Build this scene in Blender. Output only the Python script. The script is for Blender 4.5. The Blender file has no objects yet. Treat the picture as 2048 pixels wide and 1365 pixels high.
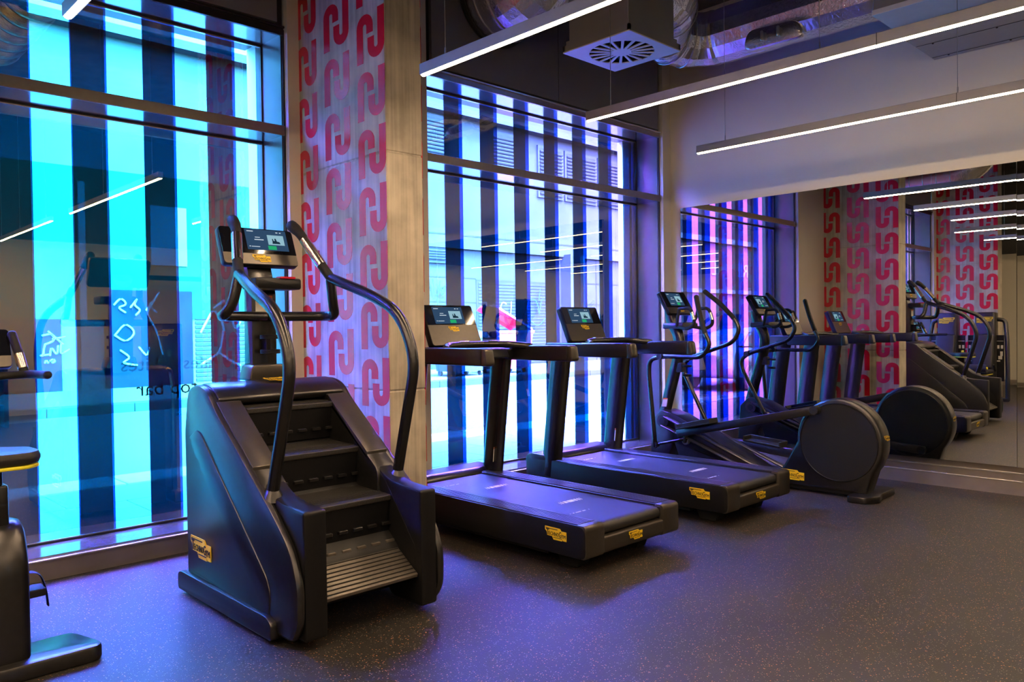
import bpy, bmesh, math, random
from mathutils import Vector, Matrix
random.seed(7)
PI = math.pi
S = bpy.context.scene
COL = S.collection

# ------------------------------------------------------------------ camera
cam_d = bpy.data.cameras.new('camera')
cam = bpy.data.objects.new('camera', cam_d); COL.objects.link(cam)
yaw, pitch, roll = 0.768469680, -0.0163204, -0.0127064618
fw = Vector((math.sin(yaw) * math.cos(pitch), math.cos(yaw) * math.cos(pitch), math.sin(pitch)))
rt = Vector((math.cos(yaw), -math.sin(yaw), 0)); up = rt.cross(fw)
r2 = rt * math.cos(roll) + up * math.sin(roll)
u2 = -rt * math.sin(roll) + up * math.cos(roll)
M = Matrix(((r2.x, u2.x, -fw.x, 0), (r2.y, u2.y, -fw.y, 0), (r2.z, u2.z, -fw.z, 1.4), (0, 0, 0, 1)))
cam.matrix_world = M
cam_d.sensor_width = 36.0
cam_d.lens = 36.0 * 1568.55 / 2048.0
cam_d.clip_start = 0.05; cam_d.clip_end = 200
S.camera = cam

# ------------------------------------------------------------------ world, sun, exposure
S.view_settings.view_transform = 'Standard'
S.view_settings.look = 'None'
S.view_settings.exposure = -0.08
S.view_settings.gamma = 1.0
S.view_settings.use_curve_mapping = False
W = bpy.data.worlds.new('sky'); S.world = W; W.use_nodes = True
wn = W.node_tree; wn.nodes.clear()
wo = wn.nodes.new('ShaderNodeOutputWorld'); wb = wn.nodes.new('ShaderNodeBackground')
sk = wn.nodes.new('ShaderNodeTexSky'); sk.sky_type = 'NISHITA'; sk.sun_disc = False
sk.sun_elevation = math.radians(60); sk.sun_rotation = math.radians(170); sk.air_density = 1.2; sk.dust_density = 2.5
wb.inputs['Strength'].default_value = 54.0
wn.links.new(sk.outputs[0], wb.inputs[0]); wn.links.new(wb.outputs[0], wo.inputs[0])
sd = bpy.data.lights.new('sun', 'SUN'); sd.energy = 130.0; sd.angle = 0.009; sd.color = (1.0, .96, .9)
sun = bpy.data.objects.new('sun', sd); COL.objects.link(sun)
sun.rotation_euler = Vector((0.10, 0.50, -0.86)).to_track_quat('-Z', 'Y').to_euler()
sun.location = (0, 0, 30)
cy = S.cycles
cy.use_denoising = True
cy.max_bounces = 9; cy.diffuse_bounces = 4; cy.glossy_bounces = 6; cy.transmission_bounces = 4
cy.transparent_max_bounces = 28
cy.sample_clamp_indirect = 6.0
cy.caustics_reflective = False; cy.caustics_refractive = False
LED_STRENGTH = 165.0

# ------------------------------------------------------------------ materials
def newmat(name):
    m = bpy.data.materials.new(name); m.use_nodes = True
    nt = m.node_tree; nt.nodes.clear()
    return m, nt, nt.nodes.new('ShaderNodeOutputMaterial')

def pbr(name, col, rough=.5, metal=0.0, spec=.5, noise=0.0, nscale=20, bump=0.0, bscale=60, coat=0.0):
    m, nt, o = newmat(name)
    p = nt.nodes.new('ShaderNodeBsdfPrincipled')
    p.inputs['Base Color'].default_value = (*col, 1)
    p.inputs['Roughness'].default_value = rough
    p.inputs['Metallic'].default_value = metal
    p.inputs['Specular IOR Level'].default_value = spec
    p.inputs['Coat Weight'].default_value = coat
    nt.links.new(p.outputs[0], o.inputs[0])
    if noise or bump:
        tc = nt.nodes.new('ShaderNodeTexCoord')
    if noise:
        n = nt.nodes.new('ShaderNodeTexNoise'); n.inputs['Scale'].default_value = nscale; n.inputs['Detail'].default_value = 6
        nt.links.new(tc.outputs['Object'], n.inputs['Vector'])
        r = nt.nodes.new('ShaderNodeValToRGB')
        a = tuple(max(0, c * (1 - noise)) for c in col); b = tuple(min(1, c * (1 + noise)) for c in col)
        r.color_ramp.elements[0].position = .3; r.color_ramp.elements[1].position = .7
        r.color_ramp.elements[0].color = (*a, 1); r.color_ramp.elements[1].color = (*b, 1)
        nt.links.new(n.outputs['Fac'], r.inputs[0]); nt.links.new(r.outputs[0], p.inputs['Base Color'])
    if bump:
        n2 = nt.nodes.new('ShaderNodeTexNoise'); n2.inputs['Scale'].default_value = bscale; n2.inputs['Detail'].default_value = 4
        nt.links.new(tc.outputs['Object'], n2.inputs['Vector'])
        bp = nt.nodes.new('ShaderNodeBump'); bp.inputs['Strength'].default_value = bump; bp.inputs['Distance'].default_value = .01
        nt.links.new(n2.outputs['Fac'], bp.inputs['Height']); nt.links.new(bp.outputs[0], p.inputs['Normal'])
    return m

def emis(name, col, s):
    m, nt, o = newmat(name); e = nt.nodes.new('ShaderNodeEmission')
    e.inputs[0].default_value = (*col, 1); e.inputs[1].default_value = s
    nt.links.new(e.outputs[0], o.inputs[0]); return m

def floor_mat():
    m, nt, o = newmat('speckled_rubber_floor')
    p = nt.nodes.new('ShaderNodeBsdfPrincipled'); nt.links.new(p.outputs[0], o.inputs[0])
    tc = nt.nodes.new('ShaderNodeTexCoord')
    big = nt.nodes.new('ShaderNodeTexNoise'); big.inputs['Scale'].default_value = 1.3; big.inputs['Detail'].default_value = 5
    nt.links.new(tc.outputs['Object'], big.inputs['Vector'])
    br = nt.nodes.new('ShaderNodeValToRGB')
    br.color_ramp.elements[0].position = .3; br.color_ramp.elements[0].color = (.020, .018, .0168, 1)
    br.color_ramp.elements[1].position = .7; br.color_ramp.elements[1].color = (.033, .0295, .027, 1)
    nt.links.new(big.outputs['Fac'], br.inputs[0])
    cur = br.outputs[0]
    for sc, th, colr in ((85, .24, (.62, .22, .09, 1)), (130, .24, (.38, .30, .22, 1)), (110, .26, (.02, .02, .022, 1))):
        v = nt.nodes.new('ShaderNodeTexVoronoi'); v.inputs['Scale'].default_value = sc
        nt.links.new(tc.outputs['Object'], v.inputs['Vector'])
        lt = nt.nodes.new('ShaderNodeMath'); lt.operation = 'LESS_THAN'; lt.inputs[1].default_value = th
        nt.links.new(v.outputs['Distance'], lt.inputs[0])
        # only some cells carry a fleck
        sp = nt.nodes.new('ShaderNodeSeparateColor'); nt.links.new(v.outputs['Color'], sp.inputs[0])
        g = nt.nodes.new('ShaderNodeMath'); g.operation = 'LESS_THAN'; g.inputs[1].default_value = .24
        nt.links.new(sp.outputs[0], g.inputs[0])
        mu = nt.nodes.new('ShaderNodeMath'); mu.operation = 'MULTIPLY'
        nt.links.new(lt.outputs[0], mu.inputs[0]); nt.links.new(g.outputs[0], mu.inputs[1])
        mx = nt.nodes.new('ShaderNodeMix'); mx.data_type = 'RGBA'
        nt.links.new(mu.outputs[0], mx.inputs[0]); nt.links.new(cur, mx.inputs[6]); mx.inputs[7].default_value = colr
        cur = mx.outputs[2]
    nt.links.new(cur, p.inputs['Base Color'])
    p.inputs['Roughness'].default_value = .48; p.inputs['Specular IOR Level'].default_value = .45
    n2 = nt.nodes.new('ShaderNodeTexNoise'); n2.inputs['Scale'].default_value = 160
    nt.links.new(tc.outputs['Object'], n2.inputs['Vector'])
    bp = nt.nodes.new('ShaderNodeBump'); bp.inputs['Strength'].default_value = .35; bp.inputs['Distance'].default_value = .004
    nt.links.new(n2.outputs['Fac'], bp.inputs['Height']); nt.links.new(bp.outputs[0], p.inputs['Normal'])
    return m

def concrete_mat(name, dark, light, board=True):
    m, nt, o = newmat(name)
    p = nt.nodes.new('ShaderNodeBsdfPrincipled'); nt.links.new(p.outputs[0], o.inputs[0])
    tc = nt.nodes.new('ShaderNodeTexCoord')
    mp = nt.nodes.new('ShaderNodeMapping'); mp.inputs['Scale'].default_value = (34, 34, 1.1) if board else (2, 2, 2)
    nt.links.new(tc.outputs['Object'], mp.inputs[0])
    n = nt.nodes.new('ShaderNodeTexNoise'); n.inputs['Scale'].default_value = 1.0; n.inputs['Detail'].default_value = 8
    nt.links.new(mp.outputs[0], n.inputs['Vector'])
    n3 = nt.nodes.new('ShaderNodeTexNoise'); n3.inputs['Scale'].default_value = 5; n3.inputs['Detail'].default_value = 8
    nt.links.new(tc.outputs['Object'], n3.inputs['Vector'])
    ad = nt.nodes.new('ShaderNodeMath'); ad.operation = 'ADD'
    nt.links.new(n.outputs['Fac'], ad.inputs[0]); nt.links.new(n3.outputs['Fac'], ad.inputs[1])
    r = nt.nodes.new('ShaderNodeValToRGB')
    r.color_ramp.elements[0].position = .38; r.color_ramp.elements[1].position = .62
    r.color_ramp.elements[0].color = (*dark, 1); r.color_ramp.elements[1].color = (*light, 1)
    hf = nt.nodes.new('ShaderNodeMath'); hf.operation = 'MULTIPLY'; hf.inputs[1].default_value = .5
    nt.links.new(ad.outputs[0], hf.inputs[0]); nt.links.new(hf.outputs[0], r.inputs[0])
    nt.links.new(r.outputs[0], p.inputs['Base Color'])
    p.inputs['Roughness'].default_value = .55
    bp = nt.nodes.new('ShaderNodeBump'); bp.inputs['Strength'].default_value = .35; bp.inputs['Distance'].default_value = .006
    nt.links.new(hf.outputs[0], bp.inputs['Height']); nt.links.new(bp.outputs[0], p.inputs['Normal'])
    return m

def ramp(nt, stops, src):
    r = nt.nodes.new('ShaderNodeValToRGB'); cr = r.color_ramp
    cr.elements[0].position = stops[0][0]; cr.elements[0].color = (*stops[0][1], 1)
    cr.elements[1].position = stops[-1][0]; cr.elements[1].color = (*stops[-1][1], 1)
    for pos, c in stops[1:-1]:
        e = cr.elements.new(pos); e.color = (*c, 1)
    nt.links.new(src, r.inputs[0]); return r.outputs[0]

def film_mat():
    # dichroic film: the tint passed and the tint reflected both shift with the angle of incidence
    m, nt, o = newmat('dichroic_film')
    g = nt.nodes.new('ShaderNodeNewGeometry')
    d = nt.nodes.new('ShaderNodeVectorMath'); d.operation = 'DOT_PRODUCT'
    nt.links.new(g.outputs['Incoming'], d.inputs[0]); nt.links.new(g.outputs['Normal'], d.inputs[1])
    ab = nt.nodes.new('ShaderNodeMath'); ab.operation = 'ABSOLUTE'; nt.links.new(d.outputs['Value'], ab.inputs[0])
    t = ramp(nt, [(.20, (.26, .24, .24)), (.42, (.42, .09, .55)), (.52, (.36, .10, .82)), (.60, (.23, .20, .90)),
                  (.68, (.18, .27, .92)), (.78, (.11, .37, .92)), (.89, (.055, .42, .84)), (.97, (.016, .46, .62))], ab.outputs[0])
    r = ramp(nt, [(.30, (.42, .44, .36)), (.50, (.36, .37, .27)), (.65, (.38, .35, .24)), (.85, (.40, .33, .19)), (.98, (.38, .30, .18))], ab.outputs[0])
    tr = nt.nodes.new('ShaderNodeBsdfTransparent'); nt.links.new(t, tr.inputs[0])
    gl = nt.nodes.new('ShaderNodeBsdfGlossy'); gl.inputs['Roughness'].default_value = 0.0; nt.links.new(r, gl.inputs[0])
    ad = nt.nodes.new('ShaderNodeAddShader'); nt.links.new(tr.outputs[0], ad.inputs[0]); nt.links.new(gl.outputs[0], ad.inputs[1])
    nt.links.new(ad.outputs[0], o.inputs[0]); return m

def clear_mat(name, col, gloss=0.0):
    m, nt, o = newmat(name)
    tr = nt.nodes.new('ShaderNodeBsdfTransparent'); tr.inputs[0].default_value = (*col, 1)
    if gloss:
        gl = nt.nodes.new('ShaderNodeBsdfGlossy'); gl.inputs['Roughness'].default_value = 0.0
        gl.inputs[0].default_value = (gloss, gloss, gloss, 1)
        ad = nt.nodes.new('ShaderNodeAddShader'); nt.links.new(tr.outputs[0], ad.inputs[0]); nt.links.new(gl.outputs[0], ad.inputs[1])
        nt.links.new(ad.outputs[0], o.inputs[0])
    else:
        nt.links.new(tr.outputs[0], o.inputs[0])
    return m

def mirror_mat():
    m, nt, o = newmat('mirror_silver')
    gl = nt.nodes.new('ShaderNodeBsdfGlossy'); gl.inputs['Roughness'].default_value = 0.0
    gl.inputs[0].default_value = (.82, .85, .83, 1)
    nt.links.new(gl.outputs[0], o.inputs[0]); return m

def foil_mat():
    m, nt, o = newmat('foil_insulation')
    p = nt.nodes.new('ShaderNodeBsdfPrincipled'); nt.links.new(p.outputs[0], o.inputs[0])
    p.inputs['Base Color'].default_value = (.92, .92, .93, 1); p.inputs['Metallic'].default_value = 1.0; p.inputs['Roughness'].default_value = .20
    tc = nt.nodes.new('ShaderNodeTexCoord')
    n = nt.nodes.new('ShaderNodeTexNoise'); n.inputs['Scale'].default_value = 26; n.inputs['Detail'].default_value = 6; n.inputs['Distortion'].default_value = 1.5
    nt.links.new(tc.outputs['Object'], n.inputs['Vector'])
    bp = nt.nodes.new('ShaderNodeBump'); bp.inputs['Strength'].default_value = .35; bp.inputs['Distance'].default_value = .01
    nt.links.new(n.outputs['Fac'], bp.inputs['Height']); nt.links.new(bp.outputs[0], p.inputs['Normal'])
    return m

MT = {}
MT['floor'] = floor_mat()
MT['concrete'] = concrete_mat('board_marked_concrete', (.31, .27, .215), (.58, .51, .415))
MT['soffit'] = concrete_mat('rough_concrete_soffit', (.06, .052, .05), (.14, .12, .11), False)
MT['wall'] = pbr('cream_wall_paint', (.72, .675, .59), .7, noise=.03, nscale=2)
MT['upper_panel'] = pbr('grey_painted_panel', (.20, .20, .22), .55, noise=.05, nscale=3)
MT['frame'] = pbr('dark_anodised_frame', (.045, .043, .045), .35, .6, noise=.1)
MT['transom'] = pbr('brushed_bronze_transom', (.34, .30, .26), .30, .75, noise=.06, nscale=30)
MT['sill'] = pbr('satin_grey_sill', (.42, .41, .42), .16, .85, noise=.05, nscale=8)
MT['reveal'] = pbr('satin_dark_reveal', (.15, .145, .15), .30, .8, noise=.05, nscale=8)
MT['skirting'] = pbr('brushed_steel_skirting', (.42, .37, .33), .34, .7, noise=.08, nscale=6)
MT['bright_edge'] = pbr('polished_edge', (.75, .72, .68), .25, .7, noise=.04)
MT['film'] = film_mat()
MT['clear'] = clear_mat('clear_glass', (.985, .99, .99))
MT['strip_in'] = clear_mat('blue_tinted_strip', (.025, .24, .52))
MT['strip_out'] = clear_mat('dark_tinted_strip', (.18, .46, .31))
MT['etched'] = clear_mat('etched_lettering', (.62, .70, .66))
MT['mirror'] = mirror_mat()
MT['foil'] = foil_mat()
MT['red'] = pbr('red_vinyl_motif', (.60, .012, .035), .22, 0, .6, noise=.06, nscale=4)
MT['shell'] = pbr('charcoal_machine_shell', (.080, .078, .080), .29, .92, .5, noise=.05, nscale=40)
MT['shell_dark'] = pbr('black_machine_plastic', (.014, .014, .016), .40, .5, .5, noise=.08, nscale=60)
MT['cover'] = pbr('matt_black_cover', (.010, .010, .012), .55, 0, .35, noise=.1, nscale=90)
MT['bronze'] = pbr('warm_grey_machine_panel', (.105, .094, .083), .34, .8, .5, noise=.04, nscale=50)
MT['tube'] = pbr('dark_painted_tube', (.072, .072, .076), .27, .92, .5, noise=.05, nscale=60)
MT['rubber'] = pbr('black_rubber', (.010, .010, .010), .65, 0, .4, noise=.15, nscale=90, bump=.2, bscale=200)
MT['step'] = pbr('grained_step_rubber', (.028, .026, .025), .45, 0, .5, noise=.2, nscale=60, bump=.3, bscale=150)
MT['ramp'] = pbr('grey_step_plate', (.16, .14, .12), .4, .5, .5, noise=.1, nscale=40)
MT['belt'] = pbr('running_belt', (.020, .020, .022), .42, 0, .6, noise=.12, nscale=150, bump=.15, bscale=400)
MT['rail'] = pbr('satin_foot_rail', (.10, .10, .115), .28, .7, .6, noise=.05, nscale=60)
MT['chrome'] = pbr('chrome_sensor', (.80, .72, .60), .2, 1.0, .5, noise=.03)
MT['screen'] = pbr('black_screen_glass', (.006, .007, .012), .06, 0, .7, noise=.05)
MT['yellow'] = pbr('yellow_badge', (.92, .60, .02), .45, 0, .4, noise=.03)
MT['ink'] = pbr('black_lettering', (.02, .015, .01), .5, noise=.1)
MT['white_print'] = pbr('white_print', (.75, .72, .68), .5, noise=.05)
MT['orange'] = pbr('orange_print', (.8, .22, .05), .5, noise=.05)
MT['led'] = emis('warm_led_diffuser', (1.0, .70, .42), LED_STRENGTH)
MT['led_red'] = emis('red_indicator', (1, .02, .02), 4)
MT['ui_dark'] = emis('screen_backlight', (.03, .07, .14), 1.0)
MT['ui_card'] = emis('screen_card', (.30, .52, .62), 1.0)
MT['ui_green'] = emis('screen_button', (.02, .42, .16), 1.0)
MT['ui_fig'] = emis('screen_figure', (.01, .03, .05), 1.0)
MT['ui_text'] = emis('screen_text', (.6, .7, .8), 1.0)
MT['alu'] = pbr('painted_aluminium', (.34, .34, .36), .38, .5, .5, noise=.03)
MT['diffuser'] = pbr('white_diffuser_plate', (.72, .72, .74), .4, 0, .5, noise=.02)
MT['plenum'] = pbr('grey_plenum_box', (.27, .27, .28), .45, .3, .5, noise=.05, nscale=4)
MT['black'] = pbr('matt_black', (.008, .008, .009), .6, noise=.1)
MT['steel'] = pbr('galvanised_steel', (.45, .44, .43), .28, .9, .5, noise=.12, nscale=12)
MT['yellow_pad'] = pbr('yellow_trim', (.85, .75, .03), .45, noise=.03)
MT['pad'] = pbr('black_upholstery', (.016, .015, .015), .45, 0, .5, noise=.1, nscale=30, bump=.15, bscale=80)
MT['asphalt'] = pbr('asphalt', (0.0374, 0.0374, 0.0408), .8, noise=.18, nscale=40, bump=.4, bscale=120)
MT['paver'] = pbr('paving_slab', (0.0476, 0.0503, 0.0530), .75, noise=.12, nscale=25)
MT['kerb'] = pbr('pale_kerb_stone', (0.1496, 0.1496, 0.1428), .7, noise=.1, nscale=12)
MT['facade'] = pbr('pale_render', (.070, .068, .065), .85, noise=.10, nscale=1.4, bump=.2, bscale=30)
MT['facade_ledge_shade'] = pbr('pale_render_ledge_shade', (0.0306, 0.0340, 0.0374), .9, 0, .2, noise=.14, nscale=.7, bump=.2, bscale=30)  # pale render with the shadow under the ledge put into its colour
MT['facade3'] = pbr('weathered_concrete_render', (0.0177, 0.0177, 0.0190), .9, 0, .2, noise=.14, nscale=1.2, bump=.2, bscale=30)
MT['facade2'] = pbr('grey_render', (0.0204, 0.0204, 0.0231), .85, noise=.14, nscale=1.2, bump=.2, bscale=20)
MT['teal'] = pbr('sea_green_render', (0.0027, 0.0204, 0.0122), .8, noise=.16, nscale=.8)
MT['shutter'] = pbr('grey_shutter', (0.0163, 0.0163, 0.0204), .55, .2, noise=.15, nscale=6)
MT['hoarding'] = pbr('blue_painted_hoarding', (.002, .0042, .0105), .7, noise=.2, nscale=2)
MT['paint_w'] = pbr('white_spray_paint', (0.1360, 0.1360, 0.1360), .7, noise=.05)
MT['paint_d'] = pbr('dark_spray_paint', (.01, .02, .05), .7, noise=.05)
MT['bin_red'] = pbr('red_bin_plastic', (.60, .012, .05), .45, noise=.08, nscale=5)
MT['bin_blue'] = pbr('dark_bin_plastic', (.01, .016, .025), .5, noise=.1, nscale=5)
MT['car'] = pbr('silver_car_paint', (0.0816, 0.0816, 0.0884), .2, .7, .6, noise=.03, coat=.5)
MT['car_glass'] = pbr('dark_car_glass', (.02, .025, .03), .05, 0, .8, noise=.05)
MT['shopfront'] = pbr('dark_shopfront', (0.0204, 0.0184, 0.0204), .6, noise=.12, nscale=2)
MT['dark_paint'] = pbr('dark_grey_wall_paint', (.06, .06, .065), .6, noise=.05, nscale=3)
MT['grout'] = pbr('dark_joint', (.012, .012, .013), .9, noise=.1)
MT['plastic_w'] = pbr('white_plastic', (.8, .79, .76), .4, noise=.03)

for k_ in ('asphalt', 'paver', 'kerb', 'facade', 'facade2', 'facade3', 'facade_ledge_shade', 'teal', 'shutter', 'hoarding', 'paint_w', 'paint_d', 'shopfront', 'grout'):
    for n_ in MT[k_].node_tree.nodes:
        if n_.type == 'BSDF_PRINCIPLED': n_.inputs['Specular IOR Level'].default_value = 0.03; n_.inputs['Roughness'].default_value = .95

# ------------------------------------------------------------------ helpers
def tag(o, label=None, cat=None, group=None, kind=None):
    if label: o['label'] = label
    if cat: o['category'] = cat
    if group: o['group'] = group
    if kind: o['kind'] = kind
    return o

def thing(name, label, cat, loc=(0, 0, 0), rz=0, group=None):
    o = bpy.data.objects.new(name, None); COL.objects.link(o)
    o.location = loc; o.rotation_euler = (0, 0, rz); o.empty_display_size = .1
    return tag(o, label, cat, group)

def struct_root(name, loc=(0, 0, 0)):
    o = bpy.data.objects.new(name, None); COL.objects.link(o); o.location = loc
    o['kind'] = 'structure'; return o

def obj(name, bm, mat, parent=None, smooth=False, label=None, angle=40):
    me = bpy.data.meshes.new(name)
    bm.normal_update(); bm.to_mesh(me); bm.free()
    mats = mat if isinstance(mat, (list, tuple)) else [mat]
    for k in mats: me.materials.append(MT[k])
    if smooth:
        me.shade_smooth()
        try: me.set_sharp_from_angle(angle=math.radians(angle))
        except Exception: pass
    o = bpy.data.objects.new(name, me); COL.objects.link(o)
    if parent: o.parent = parent
    if label: o['label'] = label
    return o

def inst(name, me, parent, loc=(0, 0, 0), rot=(0, 0, 0), scale=(1, 1, 1)):
    o = bpy.data.objects.new(name, me); COL.objects.link(o)
    o.parent = parent; o.location = loc; o.rotation_euler = rot; o.scale = scale
    return o

def struct(name, bm, mat, parent=None, **k):
    o = obj(name, bm, mat, parent, **k)
    if parent is None: o['kind'] = 'structure'
    return o

def copy_tree(o, parent=None):
    c = o.copy(); COL.objects.link(c); c.parent = parent
    for ch in list(o.children): copy_tree(ch, c)
    return c

def B(): return bmesh.new()

def add_box(bm, x0, x1, y0, y1, z0, z1, bev=0.0, seg=2, mi=0):
    r = bmesh.ops.create_cube(bm, size=1.0)
    vs = r['verts']
    bmesh.ops.scale(bm, vec=(x1 - x0, y1 - y0, z1 - z0), verts=vs)
    bmesh.ops.translate(bm, vec=((x0 + x1) / 2, (y0 + y1) / 2, (z0 + z1) / 2), verts=vs)
    fs = list({f for v in vs for f in v.link_faces})
    for f in fs: f.material_index = mi
    if bev > 0:
        es = list({e for v in vs for e in v.link_edges})
        rr = bmesh.ops.bevel(bm, geom=es, offset=bev, segments=seg, profile=.5, affect='EDGES')
        vs = rr['verts'] if rr['verts'] else vs
    return vs

def box(x0, x1, y0, y1, z0, z1, bev=0.0, seg=2):
    bm = B(); add_box(bm, x0, x1, y0, y1, z0, z1, bev, seg); return bm

def round_poly(pts, rad, seg=5):
    """rounds each corner of a closed 2D polygon; rad: number or list"""
    n = len(pts); out = []
    for i in range(n):
        p0, p1, p2 = Vector(pts[i - 1]), Vector(pts[i]), Vector(pts[(i + 1) % n])
        r = rad[i] if isinstance(rad, (list, tuple)) else rad
        a = (p0 - p1); b = (p2 - p1)
        r = min(r, a.length * .49, b.length * .49)
        if r < 1e-5: out.append(tuple(p1)); continue
        A = p1 + a.normalized() * r; C_ = p1 + b.normalized() * r
        for k in range(seg + 1):
            t = k / seg
            q = A * (1 - t) ** 2 + p1 * 2 * t * (1 - t) + C_ * t * t
            out.append(tuple(q))
    return out

def add_prism(bm, pts, axis, a, b, bev=0.0, mi=0):
    """pts 2D polygon, extruded along axis from a to b. axis x: pts=(y,z); y: (x,z); z: (x,y)"""
    def P(p, t):
        if axis == 'x': return (t, p[0], p[1])
        if axis == 'y': return (p[0], t, p[1])
        return (p[0], p[1], t)
    va = [bm.verts.new(P(p, a)) for p in pts]; vb = [bm.verts.new(P(p, b)) for p in pts]
    f1 = bm.faces.new(va); f2 = bm.faces.new(list(reversed(vb)))
    fs = [f1, f2]
    n = len(pts)
    for i in range(n):
        fs.append(bm.faces.new((va[i], vb[i], vb[(i + 1) % n], va[(i + 1) % n])))
    for f in fs: f.material_index = mi
    bmesh.ops.recalc_face_normals(bm, faces=fs)
    if bev > 0:
        es = list(set(f1.edges) | set(f2.edges))
        bmesh.ops.bevel(bm, geom=es, offset=bev, segments=2, profile=.5, affect='EDGES')
    return fs

def prism(pts, axis, a, b, bev=0.0):
    bm = B(); add_prism(bm, pts, axis, a, b, bev); return bm

def fillet(pts, rad, seg=6):
    pts = [Vector(p) for p in pts]; out = [pts[0]]
    for i in range(1, len(pts) - 1):
        p0, p1, p2 = pts[i - 1], pts[i], pts[i + 1]
        r = rad[i] if isinstance(rad, (list, tuple)) else rad
        a = p0 - p1; b = p2 - p1; rr = min(r, a.length * .48, b.length * .48)
        A = p1 + a.normalized() * rr; C_ = p1 + b.normalized() * rr
        for k in range(seg + 1):
            t = k / seg; out.append(A * (1 - t) ** 2 + p1 * 2 * t * (1 - t) + C_ * t * t)
    out.append(pts[-1]); return out

def add_tube(bm, pts, r, n=12, cap='round', sx=1.0, sy=1.0, closed=False, upv=None):
    """tube along pts; r number or list; sx/sy stretch of the section"""
    pts = [Vector(p) for p in pts]
    m = len(pts); rings = []
    ref = Vector(upv) if upv else None
    def frame(t, prev):
        if ref is not None:
            u = ref - t * ref.dot(t)
        elif prev is None:
            h = Vector((0, 0, 1)) if abs(t.z) < .9 else Vector((1, 0, 0)); u = h - t * h.dot(t)
        else: u = prev - t * prev.dot(t)
        u.normalize(); return u
    prev = None
    secs = []
    for i, p in enumerate(pts):
        if closed: t = pts[(i + 1) % m] - pts[i - 1]
        elif i == 0: t = pts[1] - pts[0]
        elif i == m - 1: t = pts[-1] - pts[-2]
        else: t = (pts[i + 1] - pts[i]).normalized() + (pts[i] - pts[i - 1]).normalized()
        t.normalize(); u = frame(t, prev); prev = u; v = t.cross(u)
        rr = r[i] if isinstance(r, (list, tuple)) else r
        secs.append((p, t, u, v, rr))
    seq = []
    if cap == 'round' and not closed:
        p, t, u, v, rr = secs[0]
        for k in (.98, .75, .4): seq.append((p - t * rr * k * .9, t, u, v, rr * math.sqrt(max(0, 1 - k * k))))
    seq += secs
    if cap == 'round' and not closed:
        p, t, u, v, rr = secs[-1]
        for k in (.4, .75, .98): seq.append((p + t * rr * k * .9, t, u, v, rr * math.sqrt(max(0, 1 - k * k))))
    for p, t, u, v, rr in seq:
        rings.append([bm.verts.new(p + u * math.cos(2 * PI * k / n) * rr * sx + v * math.sin(2 * PI * k / n) * rr * sy) for k in range(n)])
    fs = []
    L = len(rings)
    for i in range(L if closed else L - 1):
        a, b = rings[i], rings[(i + 1) % L]
        for k in range(n): fs.append(bm.faces.new((a[k], a[(k + 1) % n], b[(k + 1) % n], b[k])))
    if not closed:
        fs.append(bm.faces.new(list(reversed(rings[0])))); fs.append(bm.faces.new(rings[-1]))
    bmesh.ops.recalc_face_normals(bm, faces=fs)
    return fs

def tube(pts, r, n=12, **k):
    bm = B(); add_tube(bm, pts, r, n, **k); return bm

def add_cyl(bm, p0, p1, r, n=24, r1=None):
    p0 = Vector(p0); p1 = Vector(p1)
    r1 = r if r1 is None else r1
    return add_tube(bm, [p0, p1], [r, r1], n, cap='flat')

def cyl(p0, p1, r, n=24, r1=None, bev=0):
    bm = B(); add_cyl(bm, p0, p1, r, n, r1)
    if bev:
        es = [e for e in bm.edges if any(len(f.verts) > 4 for f in e.link_faces)]
        bmesh.ops.bevel(bm, geom=es, offset=bev, segments=3, profile=.5, affect='EDGES')
    return bm

def add_ring(bm, c, axis, R, r, n=28, m=8, sx=1.0):
    c = Vector(c); ax = Vector(axis).normalized()
    h = Vector((0, 0, 1)) if abs(ax.z) < .9 else Vector((1, 0, 0))
    u = (h - ax * h.dot(ax)).normalized(); v = ax.cross(u)
    pts = [c + (u * math.cos(2 * PI * k / n) + v * math.sin(2 * PI * k / n)) * R for k in range(n)]
    return add_tube(bm, pts, r, m, closed=True)

_tc = {}
def text_mesh(s, ext=.0):
    key = (s, ext)
    if key in _tc: return _tc[key]
    cu = bpy.data.curves.new('lettering', 'FONT'); cu.body = s; cu.size = 1.0; cu.extrude = ext
    cu.resolution_u = 2
    o = bpy.data.objects.new('lettering_tmp', cu); COL.objects.link(o)
    dg = bpy.context.evaluated_depsgraph_get(); dg.update()
    me = bpy.data.meshes.new_from_object(o.evaluated_get(dg))
    bpy.data.objects.remove(o); bpy.data.curves.remove(cu)
    _tc[key] = me; return me

def add_text(bm, s, x, y, size, ext=.004, wx=1.0):
    """adds text lying in the XY plane, returns width"""
    me = text_mesh(s, ext / size)
    t = bmesh.new(); t.from_mesh(me)
    bmesh.ops.transform(t, matrix=Matrix.Translation((x, y, 0)) @ Matrix.Diagonal((size * wx, size, size, 1)), verts=t.verts)
    w = max((v.co.x for v in t.verts), default=0) - x
    tmp = bpy.data.meshes.new('tmp'); t.to_mesh(tmp); t.free(); bm.from_mesh(tmp); bpy.data.meshes.remove(tmp)
    return w

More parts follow.
